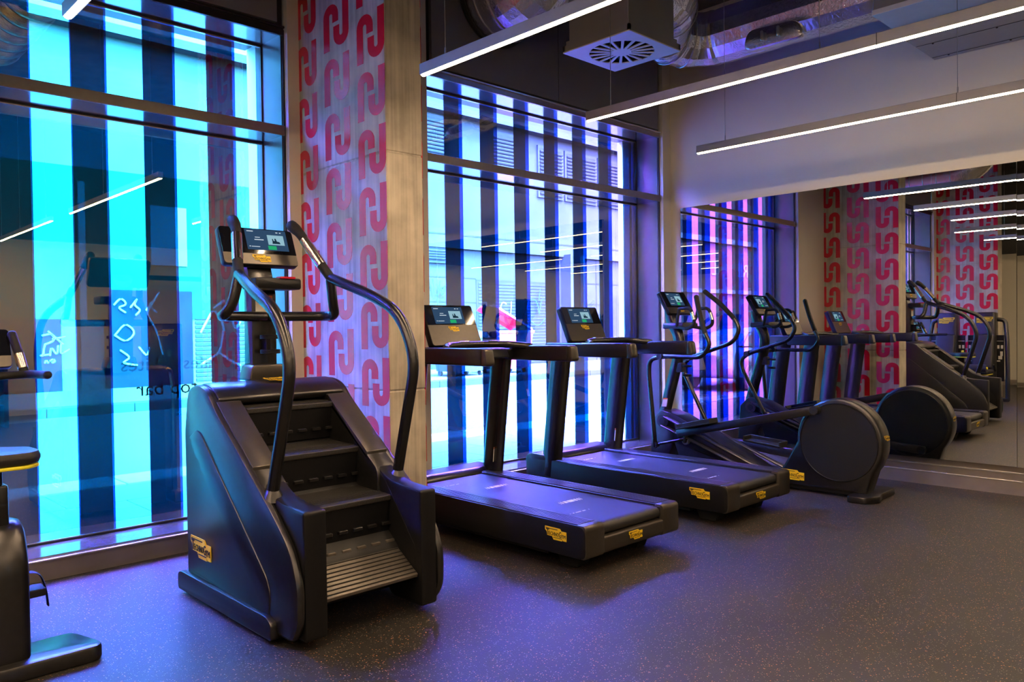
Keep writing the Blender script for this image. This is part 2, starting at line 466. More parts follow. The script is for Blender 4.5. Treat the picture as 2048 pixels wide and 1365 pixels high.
# unit badge: 1 wide, .42 high, lies in XY facing +Z
def make_badge():
    out = [(0, .42), (.70, .42), (.77, .34), (1.0, .34), (1.0, .02), (.84, .02), (.82, .07), (.80, 0), (.40, 0), (.34, .11), (.10, .11), (.08, .24), (.0, .30)]
    pl = B(); add_prism(pl, out, 'z', 0, .02)
    t = B()
    def fit(ch, x0, x1, y, size):
        me = text_mesh(ch, .006 / size); xs = [v.co.x for v in me.vertices]; a, b_ = min(xs), max(xs)
        wx = (x1 - x0) / ((b_ - a) * size); add_text(t, ch, x0 - a * size * wx, y, size, .006, wx)
    fit('T', .06, .20, .135, .31)
    for ch, x0, x1 in (('E', .178, .245), ('C', .262, .345), ('H', .365, .445), ('N', .468, .548), ('O', .566, .655)): fit(ch, x0, x1, .135, .19)
    fit('G', .668, .775, .115, .29)
    fit('Y', .782, .868, .105, .20); fit('M', .880, .975, .105, .19)
    add_box(t, .055, .60, .355, .375, -.006, .006)
    add_box(t, .40, .80, .072, .09, -.006, .006)
    for v in t.verts: v.co.z += .024
    bmesh.ops.remove_doubles(pl, verts=pl.verts, dist=1e-6)
    a = bpy.data.meshes.new('badge'); pl.to_mesh(a); pl.free(); a.materials.append(MT['yellow'])
    b = bpy.data.meshes.new('badge_lettering'); t.to_mesh(b); t.free(); b.materials.append(MT['ink'])
    return a, b
BADGE, BADGE_T = make_badge()

def badge(parent, c, right, upd, w, name='badge'):
    """badge centred at c; right/up direction vectors"""
    r = Vector(right).normalized(); u = Vector(upd).normalized(); n = r.cross(u)
    o = Vector(c) - r * w * .5 - u * w * .21
    m = Matrix(((r.x, u.x, n.x, o.x), (r.y, u.y, n.y, o.y), (r.z, u.z, n.z, o.z), (0, 0, 0, 1))) @ Matrix.Diagonal((w, w, w, 1))
    b = bpy.data.objects.new(name, BADGE); COL.objects.link(b); b.parent = parent; b.matrix_local = m
    b['label'] = 'yellow badge with black lettering'
    t = bpy.data.objects.new('badge_lettering', BADGE_T); COL.objects.link(t); t.parent = b
    return b

def quad_panel(name, parent, c, right, upd, w, h, th, mat, bev=0.0, label=None):
    """flat slab w x h x th centred at c (front face at c)"""
    r = Vector(right).normalized(); u = Vector(upd).normalized(); n = r.cross(u)
    bm = box(-w / 2, w / 2, -h / 2, h / 2, -th, 0, bev)
    m = Matrix(((r.x, u.x, n.x, c[0]), (r.y, u.y, n.y, c[1]), (r.z, u.z, n.z, c[2]), (0, 0, 0, 1)))
    bmesh.ops.transform(bm, matrix=m, verts=bm.verts)
    return obj(name, bm, mat, parent, label=label)

def console(parent, c, right, upd, w, h, th, split=.5, disp=(.0, .3, .5, .38), badge_v=-.3, badge_w=.1):
    """fitness console: housing, black glass upper part, lit display with card and button, badge. c centre of front face"""
    r = Vector(right).normalized(); u = Vector(upd).normalized(); n = r.cross(u)
    m = Matrix(((r.x, u.x, n.x, c[0]), (r.y, u.y, n.y, c[1]), (r.z, u.z, n.z, c[2]), (0, 0, 0, 1)))
    def put(name, pts, z0, z1, mat, par, bev=0, label=None):
        bm = prism(pts, 'z', z0, z1, bev); bmesh.ops.transform(bm, matrix=m, verts=bm.verts)
        return obj(name, bm, mat, par, smooth=True, label=label)
    def rect(x0, x1, y0, y1): return [(x0, y0), (x1, y0), (x1, y1), (x0, y1)]
    hs = put('console_housing', round_poly(rect(-w / 2, w / 2, -h / 2, h / 2), .025), -th, -.002, 'shell_dark', parent, .006)
    put('console_panel', round_poly(rect(-w / 2 + .004, w / 2 - .004, -h / 2 + .004, h * (.5 - split)), [.02, .02, 0, 0]), -.002, .0015, 'bronze', hs, 0, 'warm grey lower panel')
    put('screen_glass', round_poly(rect(-w / 2 + .004, w / 2 - .004, h * (.5 - split), h / 2 - .004), [0, 0, .02, .02]), -.002, .0025, 'screen', hs, 0, 'black glass')
    dx, dy, dw, dh = disp
    dx *= w; dy *= h; dw *= w; dh *= h
    d = put('display', rect(dx - dw / 2, dx + dw / 2, dy - dh / 2, dy + dh / 2), .0027, .0035, 'ui_dark', parent, 0, 'lit blue display')
    put('display_card', rect(dx + dw * .02, dx + dw * .42, dy - dh * .22, dy + dh * .26), .0036, .0042, 'ui_card', d, 0, 'pale picture card')
    put('display_button', rect(dx + dw * .0, dx + dw * .2, dy - dh * .46, dy - dh * .27), .0036, .0042, 'ui_green', d, 0, 'green button')
    bm = B()
    for (a, b_, c_, e) in ((-.45, -.3, .38, .42), (.25, .3, .38, .42), (.34, .38, .38, .42), (-.3, -.08, -.02, .02), (-.28, -.16, .1, .13), (-.45, -.42, -.36, -.32), (-.4, -.2, -.36, -.33)):
        add_prism(bm, rect(dx + dw * a, dx + dw * b_, dy + dh * c_, dy + dh * e), 'z', .0036, .0042)
    bmesh.ops.transform(bm, matrix=m, verts=bm.verts); obj('display_text', bm, 'ui_text', d, label='small white print')
    bm = B()
    fig = [(.12, -.16), (.32, -.16), (.30, -.06), (.24, -.04), (.22, .1), (.19, .1), (.19, -.02), (.16, -.02), (.15, .08), (.13, .08), (.13, -.08)]
    add_prism(bm, [(dx + dw * (p[0]), dy + dh * p[1]) for p in fig], 'z', .0043, .0047)
    bmesh.ops.transform(bm, matrix=m, verts=bm.verts); obj('display_picture', bm, 'ui_fig', d, label='dark machine picture')
    badge(parent, Vector(c) + u * h * badge_v + n * .0016, r, u, badge_w)
    return hs

# ------------------------------------------------------------------ room
XL, XR, YB, YF, ZC = -5.6, 7.297, -3.6, 5.0, 4.75
YG = 5.35            # glass plane
WIN = [(1, -1.88, 2.69), (2, 3.93, 7.14)]
struct('floor', box(XL - .2, XR + .2, YB - .2, 5.02, -.25, 0), 'floor')
struct('ceiling', box(XL - .2, XR + .3, YB - .2, 5.7, ZC, ZC + .25), 'soffit')
struct('wall_right', box(XR, XR + .25, YB - .2, 5.7, -.1, ZC), 'wall')
struct('wall_left', box(XL - .25, XL, YB - .2, 5.7, -.1, 2.9), 'wall')
struct('wall_left_upper', box(XL - .25, XL, YB - .2, 5.7, 2.9, ZC), 'dark_paint')
struct('wall_back', box(XL - .2, XR + .2, YB - .25, YB, -.1, 2.9), 'wall')
struct('wall_back_upper', box(XL - .2, XR + .2, YB - .25, YB, 2.9, ZC), 'dark_paint')
bm = B()
for (a, b_) in ((XL, -1.88 - .02), (2.69 + .012, 3.93 - .012), (7.14 + .012, XR)):
    add_box(bm, a, b_, YF, 5.62, 0, ZC)
struct('wall_front', bm, 'wall')
# dado of dark panels above the windows
for n, x0, x1 in WIN:
    bm = B(); add_box(bm, x0, x1, YF + .05, 5.62, 3.505, ZC)
    struct('wall_front_upper', bm, 'frame')
    xs = [x0 + .05, (x0 + x1) / 2 if n == 1 else 5.5, x1 - .05]
    for a, b_ in zip(xs[:-1], xs[1:]):
        o = obj('upper_panel', box(a + .004, b_ - .004, YF + .012, YF + .05, 3.53, ZC - .01, .003), 'upper_panel', None)
        o['kind'] = 'structure'
# skirting of the back parts
bm = B(); add_box(bm, XL, XL + .015, YB, YF, 0, .12); struct('baseboard_left', bm, 'skirting')
bm = B(); add_box(bm, XL, XR, YB, YB + .015, 0, .12); struct('baseboard_back', bm, 'skirting')
bm = B(); add_box(bm, XL, -2.33, YF - .015, YF, 0, .12); struct('baseboard_front', bm, 'skirting')
# mirror wall skirting
bm = B(); add_box(bm, XR - .012, XR, YB, YF - .02, 0, .108); add_box(bm, XR - .006, XR, YB, YF - .02, .118, .172)
add_box(bm, XR - .004, XR, YB, YF - .02, .186, .236); struct('baseboard_right', bm, 'skirting')
bm = B(); add_box(bm, XR - .018, XR, YB, YF - .02, .108, .118, .002); add_box(bm, XR - .02, XR, YB, YF - .02, .172, .186, .002)
struct('trim_1', bm, 'bright_edge')

def window(n, x0, x1, edges):
    root = struct_root('window_%d' % n, ((x0 + x1) / 2, 5.2, 0))
    ox = -(x0 + x1) / 2; oy = -5.2
    def b(*a, **k):
        x, X, y, Y, z, Z = a
        return box(x + ox, X + ox, y + oy, Y + oy, z, Z, **k)
    obj('skirting_face', b(x0, x1, 5.03, 5.06, 0, .112), 'skirting', root)
    obj('sill_nosing', b(x0, x1, 5.018, 5.05, .112, .124, bev=.003), 'bright_edge', root, label='bright sill edge')
    obj('sill', b(x0, x1, 5.05, YG + .06, .10, .135), 'sill', root)
    obj('jamb', b(x0 - .012, x0 + .003, 5.045, YG + .1, .1, 3.5), 'frame', root)
    obj('jamb', b(x1 - .003, x1 + .012, 5.045, YG + .1, .1, 3.5), 'frame', root)
    obj('reveal', b(x0, x0 + .008, 5.06, YG, .135, 3.47), 'reveal', root, label='satin reveal lining')
    obj('reveal', b(x1 - .008, x1, 5.06, YG, .135, 3.47), 'reveal', root, label='satin reveal lining')
    obj('head_lining', b(x0, x1, 5.045, YG + .06, 3.47, 3.485), 'sill', root, label='satin head lining')
    obj('head_face', b(x0, x1, 5.03, 5.05, 3.455, 3.50), 'transom' if n == 2 else 'frame', root)
    obj('head_trim', b(x0, x1, 5.012, 5.05, 3.50, 3.515, bev=.003), 'bright_edge' if n == 2 else 'frame', root)
    obj('transom', b(x0, x1, 5.045, YG + .005, 2.766, 2.828), 'sill', root)
    obj('transom_face', b(x0, x1, 5.03, 5.0455, 2.762, 2.830, bev=.002), 'transom', root, label='bronze transom face')
    # thin dark beads and bright spacer lines round the glass
    for z0, z1 in ((.135, 2.766), (2.828, 3.47)):
        bm = B()
        for (a, c) in ((x0 + .008, x0 + .018), (x1 - .018, x1 - .008)): add_box(bm, a + ox, c + ox, YG - .012 + oy, YG + .02 + oy, z0, z1)
        for (a, c) in ((z0, z0 + .012), (z1 - .012, z1)): add_box(bm, x0 + ox, x1 + ox, YG - .012 + oy, YG + .02 + oy, a, c)
        obj('glazing_bead', bm, 'frame', root)
        bm = B()
        for (a, c) in ((z0 + .012, z0 + .017), (z1 - .017, z1 - .012)): add_box(bm, x0 + .02 + ox, x1 - .02 + ox, YG - .004 + oy, YG + .01 + oy, a, c)
        obj('spacer_line', bm, 'bright_edge', root)
        # inner pane with the film on its room side
        bm = B(); add_box(bm, x0 + .01 + ox, x1 - .01 + ox, YG + oy, YG + .006 + oy, z0 + .004, z1 - .004)
        bm.normal_update()
        for f in bm.faces: f.material_index = 0 if f.normal.y < -.9 else 1
        obj('glass_pane', bm, ['film', 'clear'], root, label='pane with dichroic film')
        obj('outer_pane', b(x0 + .01, x1 - .01, YG + .048, YG + .054, z0 + .004, z1 - .004), 'clear', root)
        for (a, c) in edges:
            obj('tinted_strip', b(a, c, YG + .008, YG + .010, z0 + .006, z1 - .006), 'strip_in', root)
            obj('outer_strip', b(a + (.02 if n == 1 else .045), c + .002, YG + .056, YG + .058, z0 + .006, z1 - .006), 'strip_out', root)
    return root
P = .2119
e1 = []
x = 1.216
e1.append((x - P * 0.0 - P, x))
k = 1
while x - P * (2 * k) > -1.8:
    e1.append((x - P * (2 * k) - P, x - P * (2 * k))); k += 1
e1 += [(1.430, 1.640), (1.858, 2.067), (2.280, 2.485)]
e1 = [(max(a, -1.86), b_) for a, b_ in e1]
window(1, -1.88, 2.69, e1)
e2 = [(3.957, 4.170), (4.381, 4.592), (4.804, 5.019), (5.235, 5.437), (5.654, 5.853), (6.080, 6.283), (6.499, 6.707), (6.920, 7.12)]
window(2, 3.93, 7.14, e2)
# lettering on the left window, read from the street
bm = B(); add_text(bm, 'top bar', 0, 0, .135, .001)
o = obj('window_lettering', bm, 'ink', bpy.data.objects['window_1'], label='dark street-side lettering reading top bar')
o.matrix_local = Matrix.Translation((2.20 - .405, YG + .062 - 5.2, .985)) @ Matrix.Rotation(PI, 4, 'Z') @ Matrix.Rotation(PI / 2, 4, 'X')
bm = B(); add_text(bm, 'cafes & bites', 0, 0, .13, .001)
o = obj('window_lettering', bm, 'etched', bpy.data.objects['window_1'], label='pale street-side lettering')
o.matrix_local = Matrix.Translation((2.36 - .405, YG + .062 - 5.2, 1.15)) @ Matrix.Rotation(PI, 4, 'Z') @ Matrix.Rotation(PI / 2, 4, 'X')

# ---- columns with the painted motif
def motif_mesh():
    # unit cell: width 1 (horizontal), height 1; arch with a long left leg and a hook with a long right leg
    w, t = 1.0, .215
    bm = B(); TH = .0012
    def arc(cx, cy, R0, R1, a0, a1, sy, n=10):
        vo = []; vi = []
        for k in range(n + 1):
            a = a0 + (a1 - a0) * k / n
            vo.append((cx + R1 * math.cos(a), cy + R1 * math.sin(a) * sy)); vi.append((cx + R0 * math.cos(a), cy + R0 * math.sin(a) * sy))
        for k in range(n):
            add_prism(bm, [vo[k], vo[k + 1], vi[k + 1], vi[k]], 'z', 0, .0012)
    R1 = .30; R0 = .065
    cxa = R1; cxb = 1 - R1
    sy = .85
    arc(cxa, .97 - R1 * sy, R0, R1, 0, PI, sy)
    arc(cxb, .03 + R1 * sy, R0, R1, PI, 2 * PI, sy)
    tw = R1 - R0
    add_prism(bm, [(0, .0), (tw, .0), (tw, .97 - R1 * sy), (0, .97 - R1 * sy)], 'z', 0, .0012)
    add_prism(bm, [(1 - tw, .03 + R1 * sy), (1, .03 + R1 * sy), (1, 1.0), (1 - tw, 1.0)], 'z', 0, .0012)
    add_prism(bm, [(2 * R1 - tw, .565), (2 * R1, .565), (2 * R1, .97 - R1 * sy), (2 * R1 - tw, .97 - R1 * sy)], 'z', 0, .0012)
    add_prism(bm, [(1 - 2 * R1, .03 + R1 * sy), (1 - 2 * R1 + tw, .03 + R1 * sy), (1 - 2 * R1 + tw, .475), (1 - 2 * R1, .475)], 'z', 0, .0012)
    me = bpy.data.meshes.new('painted_motif'); bm.to_mesh(me); bm.free(); me.materials.append(MT['red']); return me
MOTIF = motif_mesh()

def column(x0, x1, faces):
    y0, y1 = 3.966, 5.02
    root = struct_root('column', ((x0 + x1) / 2, (y0 + y1) / 2, 0))
    bm = B()
    hx = (x1 - x0) / 2; hy = (y1 - y0) / 2
    for (z0, z1) in ((0, 1.02), (1.026, 2.49), (2.496, 3.9), (3.906, 4.75)):
        add_box(bm, -hx, hx, -hy, hy, z0, z1, .006, 1)
    add_box(bm, -hx + .006, hx - .006, -hy + .006, hy, 0, 4.75)
    obj('concrete_shaft', bm, 'concrete', root)
    hgt, per = .309, .3595
    zoff = {0: 1.640, 1: 1.818, 2: 1.637}
    # column centres along y from the deep side to the near side
    ys = [(5.03, 4.765), (4.665, 4.36), (4.268, 3.968)]
    for s in faces:
        for ci, (ya, yb) in enumerate(ys):
            wd = ya - yb
            for k in range(-5, 9):
                z = zoff[ci] + per * k
                if z < .0 or z + hgt > 4.74: continue
                if s < 0: # faces -x, seen with +y on the left
                    m = Matrix(((0, 0, -1, -hx), (-1, 0, 0, ya - (y0 + y1) / 2), (0, 1, 0, z), (0, 0, 0, 1)))
                else:
                    m = Matrix(((0, 0, 1, hx), (1, 0, 0, yb - (y0 + y1) / 2), (0, 1, 0, z), (0, 0, 0, 1)))
                o = bpy.data.objects.new('painted_motif', MOTIF); COL.objects.link(o); o.parent = root
                o.matrix_local = m @ Matrix.Diagonal((wd, hgt, 1, 1))
    return root
column(2.79, 3.067, (-1, 1))
column(-2.33, -2.055, (1,))

# ---- mirror panels
def mirror_panel(y0, y1, az, tilt=0.0, label=''):
    c = (y0 + y1) / 2
    t = thing('wall_mirror', label, 'mirror', (7.20, c, 1.455), 0)
    h = (2.666 - .243) / 2; w = (y1 - y0) / 2 - .0015
    bm = box(0.004, .03, -w, w, -h, h); bb = obj('backing_board', bm, 'bright_edge', t)
    bm = box(0, .004, -w, w, -h, h); g = obj('mirror_glass', bm, 'mirror', t)
    obj('batten', box(.03, .09, -w * .8, w * .8, h * .5, h * .6), 'frame', t)
    obj('batten', box(.03, .09, -w * .8, w * .8, -h * .6, -h * .5), 'frame', t)
    t.rotation_euler = (0, tilt, az)
    return t
R = math.radians
MIRRORS = [mirror_panel(3.302, 4.81, R(.62), 0, 'tall wall mirror panel nearest the windows, behind the cross trainer'),
           mirror_panel(1.69, 3.298, R(.56), 0, 'wide wall mirror panel reflecting the patterned column and step machine'),
           mirror_panel(.08, 1.686, R(.35), R(.12), 'wall mirror panel at the right edge reflecting a wall socket'),
           mirror_panel(-1.6, .076, 0, 0, 'wall mirror panel nearest the back of the room')]

# ------------------------------------------------------------------ ceiling services
def led_line(x, yend, label, wires, L=2.8):
    t = thing('linear_light', label, 'light', (x, yend, 2.786), 0, 'suspended linear lights over the floor')
    obj('light_housing', box(-.022, .022, -L, 0, .004, .062, .002, 1), 'alu', t)
    obj('light_diffuser', prism([(-.0135, .001), (0, -.0045), (.0135, .001), (.0135, .006), (-.0135, .006)], 'y', -L + .01, -.006), 'led', t, label='glowing warm white strip')
    bm = B()
    for y in (1.9, 3.8, 5.7):
        if y < L: add_box(bm, -.0225, .0225, -y - .002, -y + .002, .003, .063)
    obj('housing_joint', bm, 'frame', t)
    for y in wires:
        if y > L: continue
        obj('suspension_wire', tube([(0, -y, .06), (0, -y, ZC - 2.786)], .0022, 6, cap='flat'), 'steel', t)
        obj('wire_clip', tube([(0, -y - .012, .06), (0, -y, .066), (0, -y, .1)], .005, 6), 'steel', t)
    return t
led_line(5.50, 3.51, 'suspended linear light nearest the mirror wall', (.25, 1.9, 3.3, 4.6))
led_line(4.07, 3.45, 'suspended linear light passing below the square air diffuser', (.2, 1.6, 3.0, 4.5))
led_line(2.66, 3.43, 'suspended linear light whose end meets the plain side of the column', (.2, 1.6, 3.0, 4.5))
led_line(1.02, 3.84, 'suspended linear light in front of the blue-lit left window', (.3, 1.6, 3.0, 4.5))
for xx_, lb_ in ((2.66, 'in line with the column'), (1.02, 'behind the exercise bike'), (-.62, 'behind the weight machines'), (-2.3, 'in line with the second column')):  # back segments added to keep the foreground floor lit
    led_line(xx_, -.15, 'added suspended linear light at the back of the room ' + lb_, (.25, 1.6, 2.7))
led_line(-.62, 3.84, 'suspended linear light over the seated weight machines, seen in the mirror', (.3, 1.6, 3.0, 4.5))
led_line(-2.3, 3.2, 'suspended linear light farthest from the mirror wall', (.3, 1.6, 3.0, 4.5))

# square swirl diffuser on its plenum box
t = thing('air_diffuser', 'square white swirl air diffuser under a grey plenum box', 'air vent', (4.59, 3.56, 3.4))
a = .302
bm = box(-a, a, -a, a, 0, .012)
bm = B()
for (xa, xb, ya, yb) in ((-a, a, -a, -a + .02), (-a, a, a - .02, a), (-a, -a + .02, -a, a), (a - .02, a, -a, a)): add_box(bm, xa, xb, ya, yb, .008, .05)
obj('diffuser_rim', bm, 'plenum', t)
obj('inner_chamber', box(-a + .02, a - .02, -a + .02, a - .02, .075, .08), 'black', t)
# face plate with radial slots
bm = B()
N = 18; r0, r1 = .075, .235
def pp(r, ang): return (r * math.cos(ang), r * math.sin(ang))
hubn = 36
add_prism(bm, [pp(r0, 2 * PI * k / hubn) for k in range(hubn)], 'z', 0, .008)
for k in range(N):
    c0 = 2 * PI * k / N
    d0 = .009 / r0; d1 = .010 / r1
    add_prism(bm, [pp(r0 - .005, c0 - d0), pp(r1 + .005, c0 - d1), pp(r1 + .005, c0 + d1), pp(r0 - .005, c0 + d0)], 'z', 0, .008)
seg = 72
ring = []
for k in range(seg):
    a0 = 2 * PI * k / seg; a1 = 2 * PI * (k + 1) / seg
    def sq(ang):
        c, s = math.cos(ang), math.sin(ang); m = max(abs(c), abs(s)); return (a * c / m, a * s / m)
    add_prism(bm, [pp(r1, a0), sq(a0), sq(a1), pp(r1, a1)], 'z', 0, .008)
obj('diffuser_plate', bm, 'diffuser', t)
for k in range(N):
    c0 = 2 * PI * (k + .5) / N
    bm = B(); h = PI / N * .92
    p = [pp(r0, c0 - h * .9), pp(r1, c0 - h), pp(r1, c0 + h), pp(r0, c0 + h * .9)]
    vs = [bm.verts.new((q[0], q[1], zz)) for q, zz in zip(p, (.014, .014, .07, .07))]
    vs2 = [bm.verts.new((v.co.x, v.co.y, v.co.z + .003)) for v in vs]
    bm.faces.new(vs); bm.faces.new(list(reversed(vs2)))
    for i in range(4): bm.faces.new((vs[i], vs2[i], vs2[(i + 1) % 4], vs[(i + 1) % 4]))
    bmesh.ops.recalc_face_normals(bm, faces=bm.faces)
    obj('swirl_blade', bm, 'black', t)
obj('plenum_box', box(-.27, .27, -.27, .27, .05, 1.3, .004, 1), 'plenum', t)
obj('plenum_collar', box(-.285, .285, -.285, .285, .05, .085), 'plenum', t)

# foil wrapped duct
t = thing('foil_duct', 'shiny foil-wrapped duct bending from the plenum box to the ceiling unit', 'duct', (6.2, 3.3, 3.98))
pth = fillet([(-1.25, .26, -.02), (-.95, .30, -.01), (-.35, .80, 0), (.06, .62, 0), (.12, -.95, .02)], .5, 8)
pth2 = []
for i in range(len(pth) - 1):
    n_ = max(1, int((pth[i + 1] - pth[i]).length / .12))
    for k in range(n_): pth2.append(pth[i].lerp(pth[i + 1], k / n_))
pth2.append(pth[-1])
rs = [.235 + random.uniform(-.006, .006) for _ in pth2]
obj('duct_wrap', tube(pth2, rs, 14, cap='flat'), 'foil', t)
def bands():
    bm = B()
    for i in (4, 9, 13, 17, 21):
        if i < len(pth2) - 1:
            p = pth2[i]; d = (pth2[i + 1] - pth2[i]).normalized(); add_ring(bm, p, d, .243, .006, 24, 6)
    return bm
obj('duct_strap', bands(), 'steel', t)
bm = prism(round_poly([(.09, -.29), (-.46, -.3), (-.4, -.15), (.05, -.12)], .08), 'x', -.20, -.10, .02)
obj('access_hatch', bm, 'foil', t, smooth=True)
for yy in (-.10, -.24):
    obj('wing_screw', tube([(-.22, yy, -.24), (-.22, yy, -.18)], .014, 6), 'steel', t)
obj('damper_cap', cyl((-.22, -.62, .02), (-.29, -.62, -.02), .085, 20), 'black', t)
bm = B(); add_prism(bm, [(-.20, -.235), (-.36, -.235), (-.34, -.15)], 'x', -.19, -.17)
obj('warning_flag', bm, 'red', t, label='red triangular marker')

# round spiral duct entering above the right window
t = thing('round_duct', 'round metal duct leaving the wall panel above the right window', 'duct', (4.68, 5.0, 4.25))
r_ = .385
pth = fillet([(0, 0, 0), (0, -.42, 0), (.12, -.60, .48)], .30, 6)
obj('duct_pipe', tube(pth, r_, 28, cap='flat'), 'foil', t)
bm = B(); add_ring(bm, (0, -.01, 0), (0, 1, 0), r_ + .012, .02, 40, 8); obj('wall_collar', bm, 'black', t, smooth=True)
bm = B()
for y in (-.12, -.26): add_ring(bm, (0, y, 0), (0, 1, 0), r_ + .002, .006, 40, 6)
obj('duct_seam', bm, 'steel', t, smooth=True)

t = thing('spiral_duct', 'ringed spiral duct above the exercise bike, seen in the mirror', 'duct', (1.34, 5.0, 3.62))
pth = fillet([(0, 0, 0), (0, -1.45, 0), (0, -1.75, .35), (0, -1.75, 1.10)], .3, 6)
obj('duct_pipe', tube(pth, .19, 24, cap='flat'), 'foil', t, smooth=True)
for k in range(7):
    bm = B(); add_ring(bm, (0, -.1 - k * .19, 0), (0, 1, 0), .192, .006, 32, 6); obj('duct_seam', bm, 'steel', t, smooth=True)

# ceiling cassette / ducted unit
t = thing('ceiling_air_unit', 'long pale ducted air unit hung under the ceiling by the mirror wall', 'air conditioner', (6.64, 2.33, 3.66))
obj('unit_casing', box(-.62, .62, -4.5, 0, .06, .75, .004, 1), 'plenum', t)
obj('side_cover', box(-.64, -.26, -4.5, 0, .02, .06, .003, 1), 'diffuser', t)
obj('shadow_gap', box(-.26, -.22, -4.5, -.01, .0, .06), 'black', t)
obj('bottom_cover', box(-.22, .64, -4.5, -.02, -.02, .06, .003, 1), 'alu', t)
bm = B()
for y in range(0, 9):
    for xx in (.2, .58): add_cyl(bm, (xx, -.15 - y * .45, -.024), (xx, -.15 - y * .45, -.018), .008, 8)
obj('screw_head', bm, 'black', t)
bm = B(); add_box(bm, .18, .184, -4.5, -.03, -.0225, -.019); add_box(bm, .56, .564, -4.5, -.03, -.0225, -.019); obj('cover_seam', bm, 'black', t)

# ------------------------------------------------------------------ treadmills
def make_treadmill(label):
    t = thing('treadmill', label, 'treadmill', (0, 0, 0), 0, 'treadmills facing the right window')
    hw, bi = .453, .290
    def prof(y0, y1, z0, z1, rr=.055, rf=.03):
        return round_poly([(y0, z0), (y1, z0), (y1, z1), (y0, z1)], [rr * .9, rf, rf, rr], 6)
    for s in (-1, 1):
        a, b_ = (bi, hw) if s > 0 else (-hw, -bi)
        obj('deck_side', prism(prof(0, 1.93, .100, .288), 'x', a, b_, .006), 'shell_dark', t, smooth=True)
        bm = B(); add_box(bm, a + .012, b_ - .012, .062, 1.70, .286, .294, .002, 1)
        for q in range(1, 6):
            xx = a + .012 + (b_ - a - .024) * q / 6
            add_box(bm, xx - .004, xx + .004, .066, 1.69, .294, .2955)
        obj('foot_rail', bm, 'rail', t, label='satin ribbed foot rail')
    bm = B(); add_prism(bm, round_poly([(-.001, .100), (.30, .100), (.30, .205), (.02, .205), (-.001, .20)], [.045, 0, 0, .01, .01], 5), 'x', -hw + .05, hw - .05, 0)
    obj('rear_bumper', bm, 'bronze', t, smooth=True)
    for s in (-1, 1):
        a, b_ = (bi - .005, hw - .004) if s > 0 else (-hw + .004, -bi + .005)
        obj('rear_cap', prism(prof(-.003, .062, .100, .291, .055, .002), 'x', a, b_, .004), 'bronze', t, smooth=True, label='warm grey rounded end cap')
    # belt wrapping the rear roller
    bp = [(1.69, .276), (.075, .276)] + [(.055 - .036 * math.sin(a) + .0, .240 + .036 * math.cos(a)) for a in [PI * q / 8 for q in range(1, 9)]] + [(.3, .204), (.3, .235), (1.69, .245)]
    obj('running_belt', prism(bp, 'x', -bi + .012, bi - .012, 0), 'belt', t, smooth=True)
    bm = B(); add_box(bm, -bi, -bi + .011, .02, 1.69, .2, .277); add_box(bm, bi - .011, bi, .02, 1.69, .2, .277); obj('belt_gap', bm, 'black', t)
    bm = B()
    for y in (.52, 1.22):
        x = .13
        for w, g in ((.006, .012), (.012, .012), (.02, .008), (.055, .008), (.03, .012), (.012, .01), (.006, 0)):
            add_prism(bm, [(x - w, y), (x, y), (x + .012, y + .045), (x - w + .012, y + .045)], 'z', .2762, .277); x -= w + g
    for y in (.30, 1.5):
        x = -.06
        for w, g in ((.004, .03), (.03, .012), (.05, .012), (.012, .02), (.008, 0)):
            add_prism(bm, [(x - w, y), (x, y), (x + .006, y + .012), (x - w + .006, y + .012)], 'z', .2762, .277); x -= w + g
    obj('belt_marking', bm, 'white_print', t)
    hood = prism(round_poly([(1.69, .10), (1.96, .10), (1.96, .30), (1.90, .33), (1.73, .325), (1.69, .292)], .02), 'x', -hw, hw, .02)
    obj('motor_hood', hood, 'shell', t, smooth=True)
    # feet
    for s in (-1, 1):
        obj('rear_foot', prism(round_poly([(.17, .0), (.30, 0), (.34, .10), (.13, .10)], .015), 'x', s * .28 - .05, s * .28 + .05, .006), 'rubber', t)
        obj('front_foot', box(s * .38 - .05, s * .38 + .05, 1.66, 1.84, 0, .15, .01), 'rubber', t)
    obj('underbody', box(-.38, .38, .35, 1.80, .06, .102), 'black', t)
    # uprights
    for s in (-1, 1):
        pts = [(s * .405, 1.70, .15), (s * .405, 1.665, .45), (s * .405, 1.615, .85), (s * .405, 1.565, 1.2)]
        obj('upright', tube(pts, .1, 22, cap='flat', sx=.52, sy=1.0, upv=(1, 0, 0)), 'tube', t, smooth=True)
    quad_panel('warning_label', t, (.355, 1.615, .42), (.72, .69, 0), (0, -.1, 1), .045, .10, .004, 'white_print')
    quad_panel('warning_label', t, (.3545, 1.610, .474), (.72, .69, 0), (0, -.1, 1), .045, .014, .0035, 'orange', label='orange label header')
    # handrails
    for s in (-1, 1):
        sec = round_poly([(-.038, -.057), (.038, -.057), (.038, .05), (.02, .057), (-.02, .057), (-.038, .05)], .018, 3)
        bm = B(); add_prism(bm, [(p[0] + s * .405, p[1] + 1.217) for p in sec], 'y', .86, 1.72, .01)
        obj('handrail', bm, 'shell', t, smooth=True)
        sec2 = [(p[0] * 1.0 + s * .405, p[1] * 1.0 + 1.217) for p in sec]
        cap = prism(round_poly([(.80, 1.16), (.862, 1.16), (.862, 1.274), (.82, 1.272)], [.03, 0, 0, .03], 5), 'x', s * .405 - .038, s * .405 + .038, .014)
        obj('rail_end', cap, 'bronze', t, smooth=True, label='warm grey rounded rail end')
        obj('rail_arm', prism(round_poly([(1.40, 1.17), (1.75, 1.17), (1.75, 1.25), (1.40, 1.25)], .02), 'x', min(s * .26, s * .40), max(s * .26, s * .40), .008), 'shell_dark', t, smooth=True)
